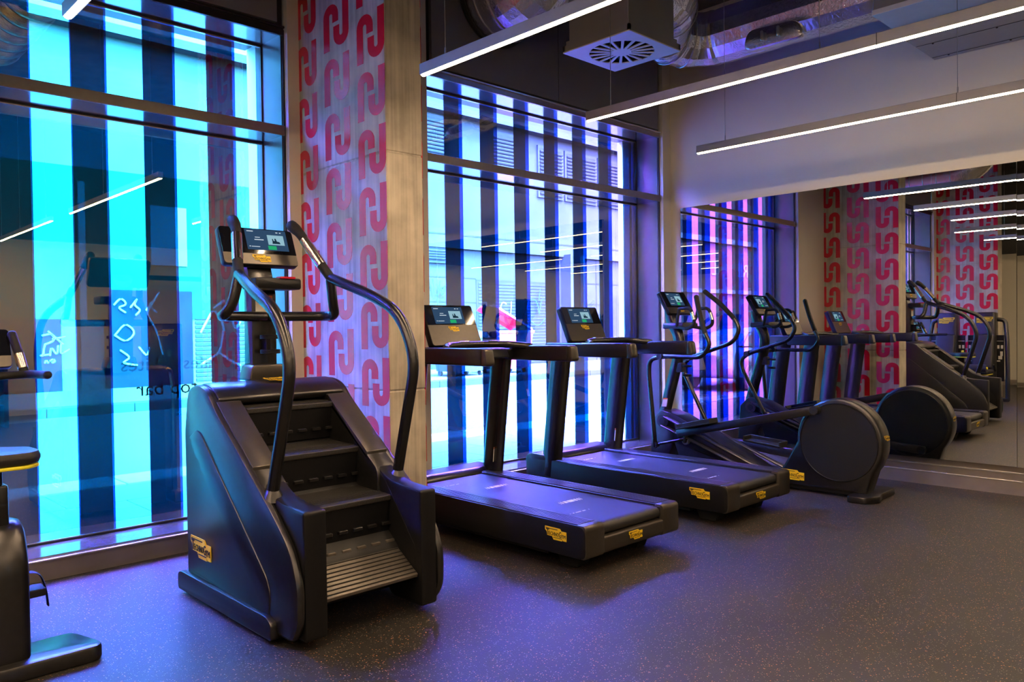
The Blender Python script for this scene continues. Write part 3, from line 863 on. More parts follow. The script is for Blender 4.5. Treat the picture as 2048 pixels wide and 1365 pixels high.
    hb = fillet([(-.40, 1.25, 1.265), (-.30, 1.38, 1.283), (0, 1.42, 1.286), (.30, 1.38, 1.283), (.40, 1.25, 1.265)], .12, 6)
    h = obj('handlebar', tube(hb, .024, 14), 'tube', t, smooth=True)
    for x0 in (-.17, .12):
        obj('pulse_sensor', box(x0, x0 + .10, 1.393, 1.40 + .03, 1.305, 1.3125, .001), 'chrome', t, label='bright metal sensor plate')
    obj('control_tray', prism(round_poly([(1.36, 1.18), (1.74, 1.18), (1.74, 1.27), (1.40, 1.255)], .02), 'x', -.30, .30, .01), 'shell_dark', t, smooth=True)
    # console
    upd = Vector((0, .13, .30)).normalized(); c = Vector((0, 1.665, 1.430))
    console(t, c, (1, 0, 0), upd, .475, .328, .055, split=.5, disp=(-.03, .235, .60, .41), badge_v=-.10, badge_w=.095)
    # badges
    badge(t, (-hw - .0005, .22, .215), (0, -1, 0), (0, 0, 1), .165)
    badge(t, (0.0, -.004, .165), (1, 0, 0), (0, 0, 1), .13)
    badge(t, (hw + .0005, .22, .215), (0, 1, 0), (0, 0, 1), .165)
    return t
tm = make_treadmill('dark treadmill beside the plain side of the column, nearer the step machine')
tm.location = (3.742, 2.84, 0)
tm2 = copy_tree(tm); tm2.location = (5.236, 2.84, 0)
tm2['label'] = 'dark treadmill between the other treadmill and the cross trainer'

# ------------------------------------------------------------------ step machine
def make_climber():
    K = .970
    base = Vector((2.05, 3.037, 0))
    def L(x, y, z):
        v = Vector((x * K, y * K, 1.4 + (z - 1.4) * K)) - base
        if v.z < .03: v.z = max(0.0, v.z)
        return v
    t = thing('step_machine', 'large black stair climbing machine with tall curved handles in front of the column', 'step machine', base)
    xl, xr = 1.695, 2.535   # body sides in survey units
    def side(pts, x0, x1, mat, name, rad=.05, bev=.012, label=None):
        q = [(L(0, p[0], p[1]).y, L(0, p[0], p[1]).z) for p in pts]
        a, b_ = L(x0, 0, 0).x, L(x1, 0, 0).x
        return obj(name, prism(round_poly(q, rad), 'x', a, b_, bev), mat, t, smooth=True, label=label)
    prof = [(4.36, .0), (4.37, .86), (4.32, 1.09), (4.20, 1.125), (4.07, 1.10), (3.98, 1.01), (3.36, .555), (3.20, .42), (3.135, .26), (3.14, .08), (3.20, .0)]
    rads = [.03, .05, .10, .06, .08, .06, .08, .08, .06, .06, .03]
    wl = .048
    for s, (a, b_) in enumerate(((xl, xl + wl), (xr - wl, xr))):
        side(prof, a, b_, 'shell', 'side_housing', rads, .022)
    core = [(4.34, .05), (4.34, .86), (4.30, 1.08), (4.20, 1.118), (4.07, 1.094), (3.98, 1.004), (3.50, .652), (3.50, .05)]
    for (a, b_) in ((xl + .03, xl + .16), (xr - .16, xr - .03)):
        side(core, a, b_, 'shell', 'inner_housing', [.03, .05, .10, .06, .08, .06, .04, .02], .006)
    # recessed flank panel and plinth
    for (xa, xb, sx_) in ((xl - .006, xl + .02, -1), (xr - .02, xr + .006, 1)):
        side([(4.30, .10), (4.30, .82), (4.19, .88), (4.13, .86), (3.42, .26), (3.38, .19), (3.40, .06)], xa, xb, 'shell', 'flank_panel', .03, .006, 'raised flank panel')
    for (xa, xb) in ((xl - .03, xl + .05), (xr - .05, xr + .03)):
        side([(4.42, -.02), (4.42, .07), (4.38, .085), (3.38, .085), (3.33, .06), (3.33, -.02)], xa, xb, 'shell', 'plinth', .02, .008)
    # sloping top covers beside the stairs
    cov = [(4.02, 1.035), (3.40, .565), (3.40, .54), (4.02, 1.0)]
    for (xa, xb) in ((xl + .028, xl + .16), (xr - .16, xr - .028)):
        side([(4.00, 1.035), (3.60, .742), (3.60, .70), (4.0, .99)], xa, xb, 'bronze', 'top_cover', .004, .003, 'warm grey sloping cover')
    # rear hood joining both sides
    hood = [(4.36, .75), (4.37, .88), (4.32, 1.095), (4.20, 1.132), (4.07, 1.105), (4.0, 1.045), (4.03, 1.01), (4.2, 1.03), (4.28, .9)]
    side(hood, xl + .04, xr - .04, 'shell', 'rear_hood', [.02, .05, .1, .06, .04, .02, .02, .05, .02], .02)
    side([(4.36, .0), (4.36, .85), (4.30, .85), (4.30, 0)], xl + .1, xr - .1, 'shell_dark', 'rear_panel', .01, .004)
    badge(t, L(2.14, 4.13, 1.128), (1, 0, 0), (0, .97, .22), .15)
    # front boxes beside the bottom step
    for (xa, xb) in ((1.742, 1.858), (2.392, 2.490)):
        side([(3.148, .0), (3.148, .588), (3.36, .600), (3.47, .63), (3.62, .735), (3.62, .30), (3.42, .0)], xa, xb, 'shell_dark', 'front_box', [.02, .018, .08, .12, .02, .02, .03], .012)
    # inner cheeks
    for (xa, xb) in ((1.845, 1.86), (2.39, 2.405)):
        side([(4.25, .15), (4.25, .95), (4.05, 1.04), (3.45, .60), (3.20, .30), (3.2, .1)], xa, xb, 'shell_dark', 'inner_cheek', .02, .003)
    side([(4.2, .12), (4.2, .95), (3.35, .28), (3.25, .12)], 1.86, 2.39, 'black', 'drive_casing', .01, 0)
    # steps
    nose = [(3.945, .994), (3.680, .764), (3.400, .536)]
    for i, (y, z) in enumerate(nose):
        bx = 1.864; ex = 2.388
        st = side([(y, z - .028), (y - .002, z - .004), (y + .006, z), (y + .30, z + .012), (y + .30, z - .04), (y + .02, z - .04)], bx, ex, 'step', 'step', .004, .002)
        # ribbed tread lines
        bm = B()
        for k in range(1, 9):
            a = L(bx + .01, y + .02 + k * .022, z + .003); b_ = L(ex - .01, y + .02 + k * .022, z + .003)
            add_box(bm, a.x, b_.x, a.y, a.y + .006, a.z, a.z + .0035)
        obj('tread_rib', bm, 'step', st)
        side([(y + .012, z - .03), (y + .03, z - .205), (y + .045, z - .205), (y + .03, z - .03)], bx, ex, 'shell_dark', 'riser', .002, .001)
        for k in range(6):
            xx = bx + .04 + k * .087
            a = L(xx, y + .006, z - .150)
            obj('hinge_tab', box(a.x, a.x + .05, a.y, a.y + .02, a.z - .008, a.z + .008, .002, 1), 'shell', t)
        side([(y + .035, z - .16), (y + .06, z - .235), (y + .075, z - .235), (y + .05, z - .16)], bx, ex, 'step', 'lower_riser', .002, .001)
    # bottom plate
    side([(3.395, .300), (3.175, .165), (3.18, .148), (3.205, .150), (3.41, .285)], 1.864, 2.388, 'ramp', 'bottom_step', .003, .002, 'ribbed grey bottom step plate')
    bm = B()
    for k in range(9):
        f = k / 9.0
        a = L(1.868, 3.185 + .19 * f, .172 + .1155 * f); b_ = L(2.384, 0, 0)
        add_box(bm, a.x, b_.x, a.y, a.y + .004, a.z + .001, a.z + .006)
    obj('plate_rib', bm, 'step', t)
    for k in range(6):
        a = L(1.90 + k * .087, 3.385, .300); obj('hinge_tab', box(a.x, a.x + .05, a.y - .015, a.y + .015, a.z - .006, a.z + .008, .002, 1), 'ramp', t)
    for xx in (1.868, 2.384):
        obj('edge_rod', tube([L(xx, 4.0, .80), L(xx, 3.45, .30)], .006, 8), 'steel', t)
    side([(3.50, .01), (3.50, .10), (4.25, .10), (4.25, .01)], 1.80, 2.45, 'black', 'base_frame', .005, 0)
    # mast
    bm = B(); a = L(2.045, 4.235, 1.08); b_ = L(2.215, 4.31, 1.95)
    add_prism(bm, round_poly([(L(0, 4.25, 0).y, a.z), (L(0, 4.36, 0).y, a.z), (L(0, 4.35, 0).y, L(0, 0, 1.60).z), (L(0, 4.40, 0).y, L(0, 0, 1.86).z), (L(0, 4.34, 0).y, L(0, 0, 1.88).z), (L(0, 4.25, 0).y, L(0, 0, 1.62).z)], .01), 'x', L(2.045, 0, 0).x, L(2.20, 0, 0).x, .012)
    obj('mast', bm, 'tube', t, smooth=True)
    obj('mast_foot', prism(round_poly([(L(2.00, 0, 0).x, L(0, 0, 1.12).z), (L(2.245, 0, 0).x, L(0, 0, 1.12).z), (L(2.225, 0, 0).x, L(0, 0, 1.21).z), (L(2.02, 0, 0).x, L(0, 0, 1.21).z)], .02), 'y', L(0, 4.2, 0).y, L(0, 4.34, 0).y, .01), 'bronze', t, smooth=True)
    obj('neck', tube([L(2.123, 4.30, 1.66), L(2.123, 4.33, 1.74), L(2.123, 4.38, 1.83)], .075, 18, cap='flat', sx=.45, sy=1.0, upv=(0, 1, 0)), 'bronze', t, smooth=True)
    # accessory shelf
    sh = obj('shelf', prism(round_poly([(L(1.99, 0, 0).x, L(0, 0, 1.636).z), (L(2.27, 0, 0).x, L(0, 0, 1.636).z), (L(2.27, 0, 0).x, L(0, 0, 1.70).z), (L(1.99, 0, 0).x, L(0, 0, 1.70).z)], .015), 'y', L(0, 4.08, 0).y, L(0, 4.26, 0).y, .012), 'shell_dark', t, smooth=True)
    a = L(2.135, 4.075, 1.70)
    obj('emergency_key', box(a.x, a.x + .09, a.y - .004, a.y + .05, a.z - .004, a.z + .008, .003), 'red', sh, label='red stop switch')
    quad_panel('warning_label', t, L(2.12, 4.246, 1.55), (1, 0, 0), (0, 0, 1), .10, .085, .003, 'plastic_w')
    quad_panel('warning_label', t, L(2.12, 4.245, 1.60), (1, 0, 0), (0, 0, 1), .10, .014, .003, 'orange', label='orange label header')
    # cup holder rings
    for z in (1.368, 1.285):
        bm = B(); c = L(2.115, 4.17, z)
        for dz in (-.007, 0, .007): add_ring(bm, c + Vector((0, 0, dz)), (0, 0, 1), .050, .0045, 24, 6)
        obj('cup_ring', bm, 'shell_dark', t, smooth=True)
    obj('cup_bracket', box(L(2.10, 0, 0).x, L(2.13, 0, 0).x, L(0, 4.19, 0).y, L(0, 4.25, 0).y, L(0, 0, 1.27).z, L(0, 0, 1.38).z, .004), 'shell_dark', t)
    # console
    rgt = Vector((1, 0, 0)); tp = L(2.118, 4.335, 2.003); bt = L(2.118, 4.245, 1.783)
    console(t, (tp + bt) / 2, rgt, tp - bt, .445, (tp - bt).length, .045, split=.70, disp=(.12, .18, .56, .56), badge_v=-.33, badge_w=.105)
    # handles, both sides
    cx = 2.115
    for s in (-1, 1):
        main = [L(cx + s * .361, 3.461, .63), L(cx + s * .352, 3.273, 1.245), L(cx + s * .349, 3.40, 1.49), L(cx + s * .340, 3.655, 1.595), L(cx + s * .275, 3.96, 1.70)]
        main = fillet(main, [0, .12, .14, .10, 0], 7)
        obj('long_handle', tube(main, .0285, 14), 'tube', t, smooth=True)
        grip = fillet([L(cx + s * .275, 3.955, 1.695), L(cx + s * .262, 4.0, 1.745), L(cx + s * .192, 4.165, 1.975), L(cx + s * .18, 4.23, 2.02)], .04, 5)
        g = obj('grip', tube(grip, [.0265] * (len(grip) - 6) + [.0265, .027, .028, .030, .032, .032], 14), 'rubber', t, smooth=True)
        a = L(cx + s * .252, 4.023, 1.777); b_ = L(cx + s * .205, 4.134, 1.932)
        obj('pulse_sensor', tube([a, b_], .0285, 14, cap='flat'), 'chrome', g, smooth=True, label='bright metal sensor sleeve')
        loop = fillet([L(cx + s * .275, 3.965, 1.69), L(cx + s * .300, 3.985, 1.55), L(cx + s * .335, 4.02, 1.485), L(cx + s * .30, 4.13, 1.485), L(cx + s * .02, 4.20, 1.485)], [0, .05, .05, .07, 0], 6)
        obj('cross_handle', tube(loop, .027, 14), 'tube', t, smooth=True)
        obj('button', cyl(L(cx + s * .275, 3.925, 1.685), L(cx + s * .275, 3.917, 1.685), .009, 12), 'led_red' if s > 0 else 'shell_dark', t)
        col_c = L(cx + s * .361, 3.461, .63)
        obj('handle_collar', tube([col_c - Vector((0, 0, .03)), col_c + Vector((0, -.004, .02))], [.055, .028], 18, cap='flat'), 'shell', t, smooth=True)
    # badges on the flanks
    bl = L(xl - .008, 4.14, .25)
    badge(t, bl, (0, -1, 0), (0, 0, 1), .245)
    bl = L(xr + .008, 4.14, .25)
    badge(t, bl, (0, 1, 0), (0, 0, 1), .245)
    return t
make_climber()

# ------------------------------------------------------------------ cross trainer
def make_elliptical():
    base = Vector((6.36, 2.72, 0))
    t = thing('cross_trainer', 'black elliptical cross trainer with a large drum beside the mirror wall', 'cross trainer', base)
    def L(x, y, z): return Vector((x, y, z)) - base
    yc, zc = 0.0, .445
    hw = .085
    # drum housing: circle with a sloping foot
    circ = [(yc + .35 * math.cos(a), zc + .352 * math.sin(a)) for a in [math.radians(q) for q in range(-50, 196, 6)]]
    body = [(-.245, .05)] + [(-c[0], c[1]) for c in circ] + []
    pts = []
    # outline in (y,z): go round from lower rear (toward room) over the top to the front, then down the slope
    for q in range(218, -10, -6):
        a = math.radians(q); pts.append((.35 * math.cos(a), zc + .352 * math.sin(a)))
    pts += [(.52, .12), (.54, .05), (-.22, .05)]
    o = obj('drum_housing', prism(pts, 'x', -hw, hw, .022), 'shell', t, smooth=True, angle=50)
    for s in (-1, 1):
        x0 = s * hw; x1 = s * (hw + .004)
        d = cyl((x0 - s * .004, 0, zc), (x1, 0, zc), .312, 56)
        dd = obj('drum_cover', d, 'cover', t, smooth=True, label='matt black round cover')
        bm = B(); add_ring(bm, (x1, 0, zc), (1, 0, 0), .315, .005, 64, 6); obj('cover_ring', bm, 'shell', dd, smooth=True)
    # handle recess and badge on the rim
    def rim(q, r=.352): a = math.radians(q); return Vector((0, r * math.cos(a) * .995, zc + r * math.sin(a)))
    bm = B()
    for q in range(125, 162, 4):
        p = rim(q, .353); p2 = rim(q + 4, .353)
        add_tube(bm, [p, p2], .03, 4, cap='flat', sx=1.1, sy=.1, upv=(1, 0, 0))
    obj('grab_recess', bm, 'bronze', t)
    p = rim(171, .356); badge(t, p, (1, 0, 0), (0, .16, .987), .10)
    badge(t, (-hw - .001, .385, .135), (0, -1, 0), (0, 0, 1), .20)
    # rear foot
    ft = [(-.215, -.13), (-.215, -.27), (-.06, -.33), (.06, -.33), (.36, -.30), (.37, -.16), (.1, -.10)]
    obj('rear_foot', prism(round_poly([(-.22, -.12), (-.22, -.26), (-.10, -.335), (.02, -.30), (.34, -.29), (.345, -.15), (.10, -.10)], .03), 'z', 0.0, .055, .012), 'shell', t, smooth=True)
    obj('rear_spine', box(-.07, .07, -.2, 1.45, .02, .07, .01), 'shell_dark', t)
    # front foot and frame
    obj('front_foot', box(-.28, .28, 1.60, 1.72, 0, .06, .015), 'shell_dark', t)
    # incline frame: wide sloping beam from front block down to the spine
    fb = [(1.83, .06), (1.80, .50), (1.70, .60), (1.52, .56), (.62, .13), (.50, .05), (1.45, .05), (1.55, .30), (1.66, .06)]
    obj('incline_frame', prism(round_poly(fb, .02), 'x', -.115, .115, .012), 'shell', t, smooth=True)
    # slide rails with slots
    for s in (-1, 1):
        x = s * .155
        a = Vector((x, 1.64, .50)); b_ = Vector((x, .52, .085))
        d = (b_ - a).normalized(); n = Vector((0, -d.z, d.y)); n = n if n.z > 0 else -n
        bm = B()
        for off in (.045, -.045):
            add_tube(bm, [a + n * off, b_ + n * off * .7], .014, 8, sx=1.8, sy=1.0, upv=(1, 0, 0))
        obj('slide_rail', bm, 'rail', t, smooth=True)
        bm = B(); add_cyl(bm, a + Vector((-s * .02, 0, 0)), a + Vector((s * .02, 0, 0)), .062, 28)
        obj('rail_head', bm, 'shell', t, smooth=True)
        obj('pivot_hole', cyl(a + Vector((s * .018, 0, 0)), a + Vector((s * .024, 0, 0)), .032, 20), 'black', t)
    # pedal arms, out of phase
    for s, (c0, c1, wheel) in ((-1, ((1.43, .405), (.14, .705), (1.38, .335))), (1, ((1.02, .30), (-.12, .21), (.92, .24)))):
        x = s * .19
        A = Vector((x, c0[0], c0[1])); Bq = Vector((x * 1.0 if s < 0 else x, c1[0], c1[1]))
        dd_ = (Bq - A).normalized(); nn_ = Vector((0, -dd_.z, dd_.y)); nn_ = nn_ if nn_.z > 0 else -nn_
        bm = B(); add_box(bm, -.024, .024, -.03, (Bq - A).length + .03, -.036, .036, .010, 2)
        bmesh.ops.transform(bm, matrix=Matrix(((1, dd_.x, nn_.x, A.x), (0, dd_.y, nn_.y, A.y), (0, dd_.z, nn_.z, A.z), (0, 0, 0, 1))), verts=bm.verts)
        pa = obj('pedal_arm', bm, 'shell', t, smooth=True)
        bm = B(); add_cyl(bm, Bq - Vector((.03, 0, 0)), Bq + Vector((.03, 0, 0)), .036, 20)
        obj('crank_joint', bm, 'rubber', pa, smooth=True)
        d = (Bq - A).normalized(); n = Vector((0, -d.z, d.y)); n = n if n.z > 0 else -n
        m0 = A + d * (.04 if s < 0 else .02); xo = s * .05
        bm = B()
        q0 = m0 + n * .035 + Vector((xo, 0, 0)); q1 = q0 + d * .36
        vs = add_box(bm, -.07, .07, 0, .37, 0, .018, .006, 1)
        for e in (0, .35): add_box(bm, -.07, .07, e, e + .02, .01, .05, .004, 1)
        add_box(bm, s * .06 - .008, s * .06 + .008, 0, .37, 0, .05, .004, 1)
        m = Matrix(((1, d.x, n.x, q0.x), (0, d.y, n.y, q0.y), (0, d.z, n.z, q0.z), (0, 0, 0, 1)))
        bmesh.ops.transform(bm, matrix=m, verts=bm.verts)
        obj('footplate', bm, 'rubber', t)
        w = Vector((x - s * .02, wheel[0], wheel[1]))
        bm = B(); add_cyl(bm, w - Vector((.018, 0, 0)), w + Vector((.018, 0, 0)), .034, 24); obj('roller', bm, 'steel', t, smooth=True)
        obj('roller_bracket', tube([w + Vector((s * .02, 0, 0)), Vector((x, c0[0] - (.06 if s < 0 else 0), c0[1] - .02))], .02, 8), 'shell_dark', t)
        # moving arm
        if s < 0:
            P_ = [L(6.11, 3.926, 1.66), L(6.10, 3.885, 1.50), L(6.09, 3.831, 1.338), L(6.09, 3.77, 1.235), L(6.09, 3.86, 1.115), L(6.09, 4.288, 1.121), L(6.09, 4.43, 1.085), L(6.09, 4.44, .96), L(6.09, 4.373, .27)]
            link = [L(6.10, 4.373, .285), Vector((x, 1.36, .36))]
        else:
            P_ = [L(6.58, 4.13, 1.728), L(6.62, 3.98, 1.60), L(6.63, 3.853, 1.469), L(6.63, 3.79, 1.365), L(6.63, 3.86, 1.24), L(6.63, 4.33, 1.09), L(6.63, 4.42, 1.02), L(6.63, 4.40, .92), L(6.63, 4.13, .42)]
            link = [L(6.62, 4.13, .44), Vector((x, .98, .27))]
        P2 = fillet(P_, [0, .2, .2, .09, .11, .1, .08, .1, 0], 6)
        ma = obj('moving_arm', tube(P2, .0205, 14), 'tube', t, smooth=True)
        obj('arm_grip', tube(P2[:12], .0232, 14), 'rubber', ma, smooth=True)
        hub = P_[5]
        obj('arm_hub', cyl(hub + Vector((-.035, .01, 0)), hub + Vector((.035, .01, 0)), .029, 18), 'shell', ma, smooth=True)
        obj('arm_link', tube(link, .013, 10), 'tube', t, smooth=True)
        bm = B(); add_cyl(bm, link[0] - Vector((.028, 0, 0)), link[0] + Vector((.028, 0, 0)), .027, 16); obj('link_joint', bm, 'shell', t, smooth=True)
    obj('hub_axle', tube([(-.27, 4.32 - 2.72, 1.11), (.27, 4.32 - 2.72, 1.11)], .018, 12), 'shell_dark', t, smooth=True)
    # mast
    mast = [Vector((0, 1.76, .45)), Vector((0, 1.66, .80)), Vector((0, 1.555, 1.15)), Vector((0, 1.555, 1.30)), Vector((0, 1.645, 1.45)), Vector((0, 1.66, 1.56))]
    mast = fillet(mast, [0, .1, .12, .12, .08, 0], 6)
    obj('mast', tube(mast, .05, 18, cap='flat', sx=.85, sy=1.15, upv=(1, 0, 0)), 'tube', t, smooth=True)
    quad_panel('warning_label', t, (-.045, 1.70, .66), (.25, -.97, 0), (0, -.27, 1), .05, .075, .003, 'white_print')
    quad_panel('warning_label', t, (-.0455, 1.6905, .70), (.25, -.97, 0), (0, -.27, 1), .05, .012, .003, 'orange', label='orange label header')
    # accessory tray
    obj('tray', prism(round_poly([(1.43, 1.375), (1.66, 1.375), (1.66, 1.43), (1.43, 1.43)], .012), 'x', -.13, .13, .012), 'shell', t, smooth=True)
    obj('tray_liner', box(-.10, .10, 1.44, 1.60, 1.428, 1.434), 'black', t)
    # fixed handles
    for s in (-1, 1):
        c = Vector((s * .155, 1.38, 1.475))
        lp = [c + Vector((0, .06, .08)), c + Vector((0, -.05, .09)), c + Vector((0, -.085, -.05)), c + Vector((0, .0, -.10)), c + Vector((-s * .06, .12, -.075))]
        lp = fillet([c + Vector((0, .07, .085)), c + Vector((s * .0, -.05, .095)), c + Vector((0, -.10, -.06)), c + Vector((0, -.02, -.105)), c + Vector((-s * .05, .15, -.075))], [0, .05, .06, .05, 0], 6)
        h = obj('fixed_handle', tube(lp, .016, 12), 'rubber', t, smooth=True)
        obj('handle_stay', tube([c + Vector((0, .07, .085)), c + Vector((0, .09, -.0)), c + Vector((-s * .03, .12, -.07))], .015, 10), 'rubber', t, smooth=True)
        obj('pulse_sensor', tube([c + Vector((0, -.066, .05)), c + Vector((0, -.088, -.02))], .0175, 12, cap='flat'), 'chrome', h, smooth=True, label='bright metal sensor plate')
    # cup holder
    for z in (1.02, .93):
        bm = B()
        for dz in (-.005, .005): add_ring(bm, (.0, 1.475, z + dz), (0, 0, 1), .040, .005, 22, 6)
        obj('cup_ring', bm, 'shell_dark', t, smooth=True)
    obj('cup_bracket', box(-.035, .035, 1.51, 1.58, .96, 1.05, .008), 'shell', t)
    # console
    tp = L(6.36, 4.364, 1.731); bt = L(6.36, 4.237, 1.520)
    console(t, (tp + bt) / 2, (1, 0, 0), tp - bt, .415, (tp - bt).length, .04, split=.73, disp=(-.02, .14, .56, .56), badge_v=-.34, badge_w=.09)
    return t
make_elliptical()

# ------------------------------------------------------------------ upright exercise bike (cut by the left edge)
def make_bike():
    t = thing('exercise_bike', 'black upright exercise bike with yellow-edged saddle, cut by the left edge', 'exercise bike', (.70, 3.63, 0))
    bm = prism(round_poly([(-.42, 0), (.335, 0), (.36, .04), (.30, .26), (-.38, .24), (-.44, .05)], .05), 'z', 0, .07, .015)
    obj('rear_foot', bm, 'shell', t, smooth=True)
    obj('front_foot', box(-.26, .26, 1.18, 1.30, 0, .07, .015), 'shell_dark', t)
    pr = round_poly([(.05, .03), (1.28, .03), (1.25, .40), (.95, .62), (.62, .52), (.45, .50), (.30, .62), (.14, .64), (.05, .48)], [.02, .05, .15, .12, .1, .1, .08, .1, .12])
    obj('body_housing', prism(pr, 'x', -.10, .10, .04), 'shell', t, smooth=True, angle=60)
    obj('seat_post', box(-.028, .028, .16, .25, .58, .90, .008), 'shell_dark', t)
    obj('post_sleeve', box(-.045, .045, .14, .27, .6, .78, .012), 'tube', t, smooth=True)
    sd_ = round_poly([(-.155, .02), (-.10, -.04), (.10, -.04), (.155, .02), (.15, .13), (.05, .22), (.03, .33), (-.03, .33), (-.05, .22), (-.15, .13)], .03)
    obj('saddle', prism([(p[0], p[1] + .06) for p in sd_], 'z', .865, .925, .024), 'pad', t, smooth=True)
    obj('saddle_edge', prism([(p[0] * .96, p[1] * .96 + .062) for p in sd_], 'z', .852, .866, .004), 'yellow_pad', t, smooth=True, label='yellow underside of the saddle')
    obj('mast', tube(fillet([(0, 1.10, .45), (0, .98, .9), (0, .90, 1.18)], .2), .05, 16, sx=.7), 'tube', t, smooth=True)
    hb = fillet([(-.05, .85, 1.19), (-.22, .72, 1.215), (-.30, .55, 1.215)], .08)
    for s in (-1, 1):
        hb = fillet([(s * .02, .85, 1.19), (s * .24, .80, 1.205), (s * .30, .66, 1.205), (s * .28, .50, 1.21)], .08)
        obj('handlebar', tube(hb, .02, 12), 'rubber', t, smooth=True)
        g = obj('grip', tube([(s * .25, .79, 1.21), (s * .235, .82, 1.30), (s * .215, .86, 1.40)], .021, 12), 'rubber', t, smooth=True)
        obj('pulse_sensor', tube([(s * .246, .80, 1.235), (s * .234, .822, 1.305)], .0235, 12, cap='flat'), 'chrome', g, smooth=True, label='bright metal sensor sleeve')
    console(t, Vector((0, .86, 1.335)), (1, 0, 0), (0, .35, .94), .42, .20, .04, split=.70, disp=(0, .14, .56, .56), badge_v=-.33, badge_w=.1)
    # cranks and pedals with straps
    for s, (py, pz) in ((1, (.56, .20)), (-1, (.86, .36))):
        obj('crank', tube([(s * .10, .71, .28), (s * .13, py, pz)], .014, 10), 'steel', t, smooth=True)
        pd = obj('pedal', prism(round_poly([(s * .14, py - .06), (s * .26, py - .05), (s * .26, py + .05), (s * .14, py + .06)], .012), 'z', pz - .02, pz + .015, .005), 'rubber', t)
        st = fillet([(s * .14, py, pz + .015), (s * .15, py, pz + .09), (s * .24, py, pz + .09), (s * .268, py, pz + .0), (s * .275, py, pz - .08)], .05, 6)
        obj('pedal_strap', tube(st, .008, 8, sx=2.6, sy=.5, upv=(0, 1, 0)), 'rubber', pd, smooth=True)
    badge(t, (.101, .5, .3), (0, 1, 0), (0, 0, 1), .2)
    return t
make_bike()

# ------------------------------------------------------------------ machines seen in the mirror
def weight_machine(label, x, y, rz=0, fs=-1):
    """faces +x; selector tower with placards, curved frame, seat and roller pads"""
    t = thing('weight_machine', label, 'weight machine', (x, y, 0), rz, 'seated weight machines by the second column')
    tw = prism(round_poly([(-.16, .05), (.16, .05), (.16, 1.58), (-.16, 1.58)], [.01, .01, .05, .05]), 'x', -.16, .06, .02)
    twr = obj('weight_tower', tw, 'shell', t, smooth=True)
    obj('tower_window', prism(round_poly([(-.06, .3), (.06, .3), (.06, 1.18), (-.06, 1.18)], [.01, .01, .06, .06]), 'x', .055, .063), 'black', twr)
    bm = B(); add_tube(bm, fillet([(.066, -.075, .3), (.066, -.075, 1.2), (.066, .075, 1.2), (.066, .075, .3)], .07), .006, 8)
    obj('window_trim', bm, 'rail', twr)
    for k in range(12):
        obj('weight_plate', box(.045, .075, -.055, .055, .12 + k * .045, .158 + k * .045, .003, 1), 'steel', twr)
    badge(t, (.062, 0, 1.44), (0, 1, 0), (0, 0, 1), .26)
    for s in (-1, 1):
        p = obj('instruction_board', box(-.02, .0, s * .225 - .06, s * .225 + .06, .35, 1.17, .006), 'shell_dark', t)
        bm = B()
        for (a, b_, c, d) in ((-.05, .05, 1.06, 1.068), (-.045, -.01, .93, .99), (.012, .045, .93, .99), (-.04, .0, .80, .88), (-.03, .03, .74, .80), (.0, .05, .70, .72)):
            add_box(bm, .0005, .002, s * .225 + a, s * .225 + b_, c, d)
        obj('instruction_print', bm, 'white_print', p)
    fr = fillet([(-.1, fs * .15, 1.45), (-.1, fs * .28, 1.43), (-.05, fs * .32, 1.1), (.0, fs * .34, .5), (.05, fs * .35, .03)], .10)
    obj('frame_tube', tube(fr, .036, 14), 'tube', t, smooth=True)
    obj('base_beam', box(-.2, .9, -.03, .03, .03, .09, .012), 'tube', t)
    obj('base_beam', box(.0, .09, -.26 + fs * .10, .26 + fs * .10, .0, .06, .012), 'tube', t)
    obj('base_beam', box(.82, .90, -.28, .28, .0, .06, .012), 'tube', t)
    obj('seat_support', tube(fillet([(.50, 0, .06), (.52, 0, .3), (.48, 0, .50)], .1), .035, 12), 'tube', t, smooth=True)
    obj('seat_pad', box(.30, .72, -.20, .20, .50, .575, .03, 3), 'pad', t, smooth=True)
    obj('seat_edge', box(.31, .71, -.185, .185, .485, .502, .004), 'yellow_pad', t, label='yellow underside of the seat')
    b = box(-.04, .04, -.16, .16, 0, .62, .03, 3)
    bmesh.ops.transform(b, matrix=Matrix.Translation((.26, 0, .58)) @ Matrix.Rotation(R(-14), 4, 'Y'), verts=b.verts)
    obj('back_pad', b, 'pad', t, smooth=True)
    for (cx_, cz_) in ((.86, .62), (.98, .40)):
        rl = obj('roller_pad', tube([(cx_, -.22, cz_), (cx_, .22, cz_)], .062, 18, cap='flat'), 'pad', t, smooth=True)
        for s in (-1, 1):
            obj('roller_cap', cyl((cx_, s * .22, cz_), (cx_, s * .238, cz_), .022, 14), 'yellow_pad', rl, label='yellow end cap')
    obj('lever', tube(fillet([(.60, .26, .50), (.72, .26, .75), (.86, .26, .62)], .1), .02, 10), 'tube', t, smooth=True)
    obj('lever', tube([(.70, .26, .48), (.98, .26, .40)], .02, 10), 'tube', t, smooth=True)
    obj('adjust_rod', tube([(.30, .23, .6), (.52, .23, .88)], .009, 8), 'steel', t)
    obj('adjust_knob', cyl((.52, .23, .87), (.535, .23, .9), .022, 12), 'yellow_pad', t)
    obj('hand_grip', tube([(.40, .24, .56), (.50, .24, .66)], .018, 10), 'rubber', t, smooth=True)
    obj('hand_grip', tube([(.40, -.24, .56), (.50, -.24, .66)], .018, 10), 'rubber', t, smooth=True)
    return t
weight_machine('seated weight machine nearer the street window, its bent frame tube on the window side', -1.40, 4.62, 0, 1)
weight_machine('seated weight machine farther into the room, its bent frame tube on the room side', -1.45, 4.02, 0, -1)

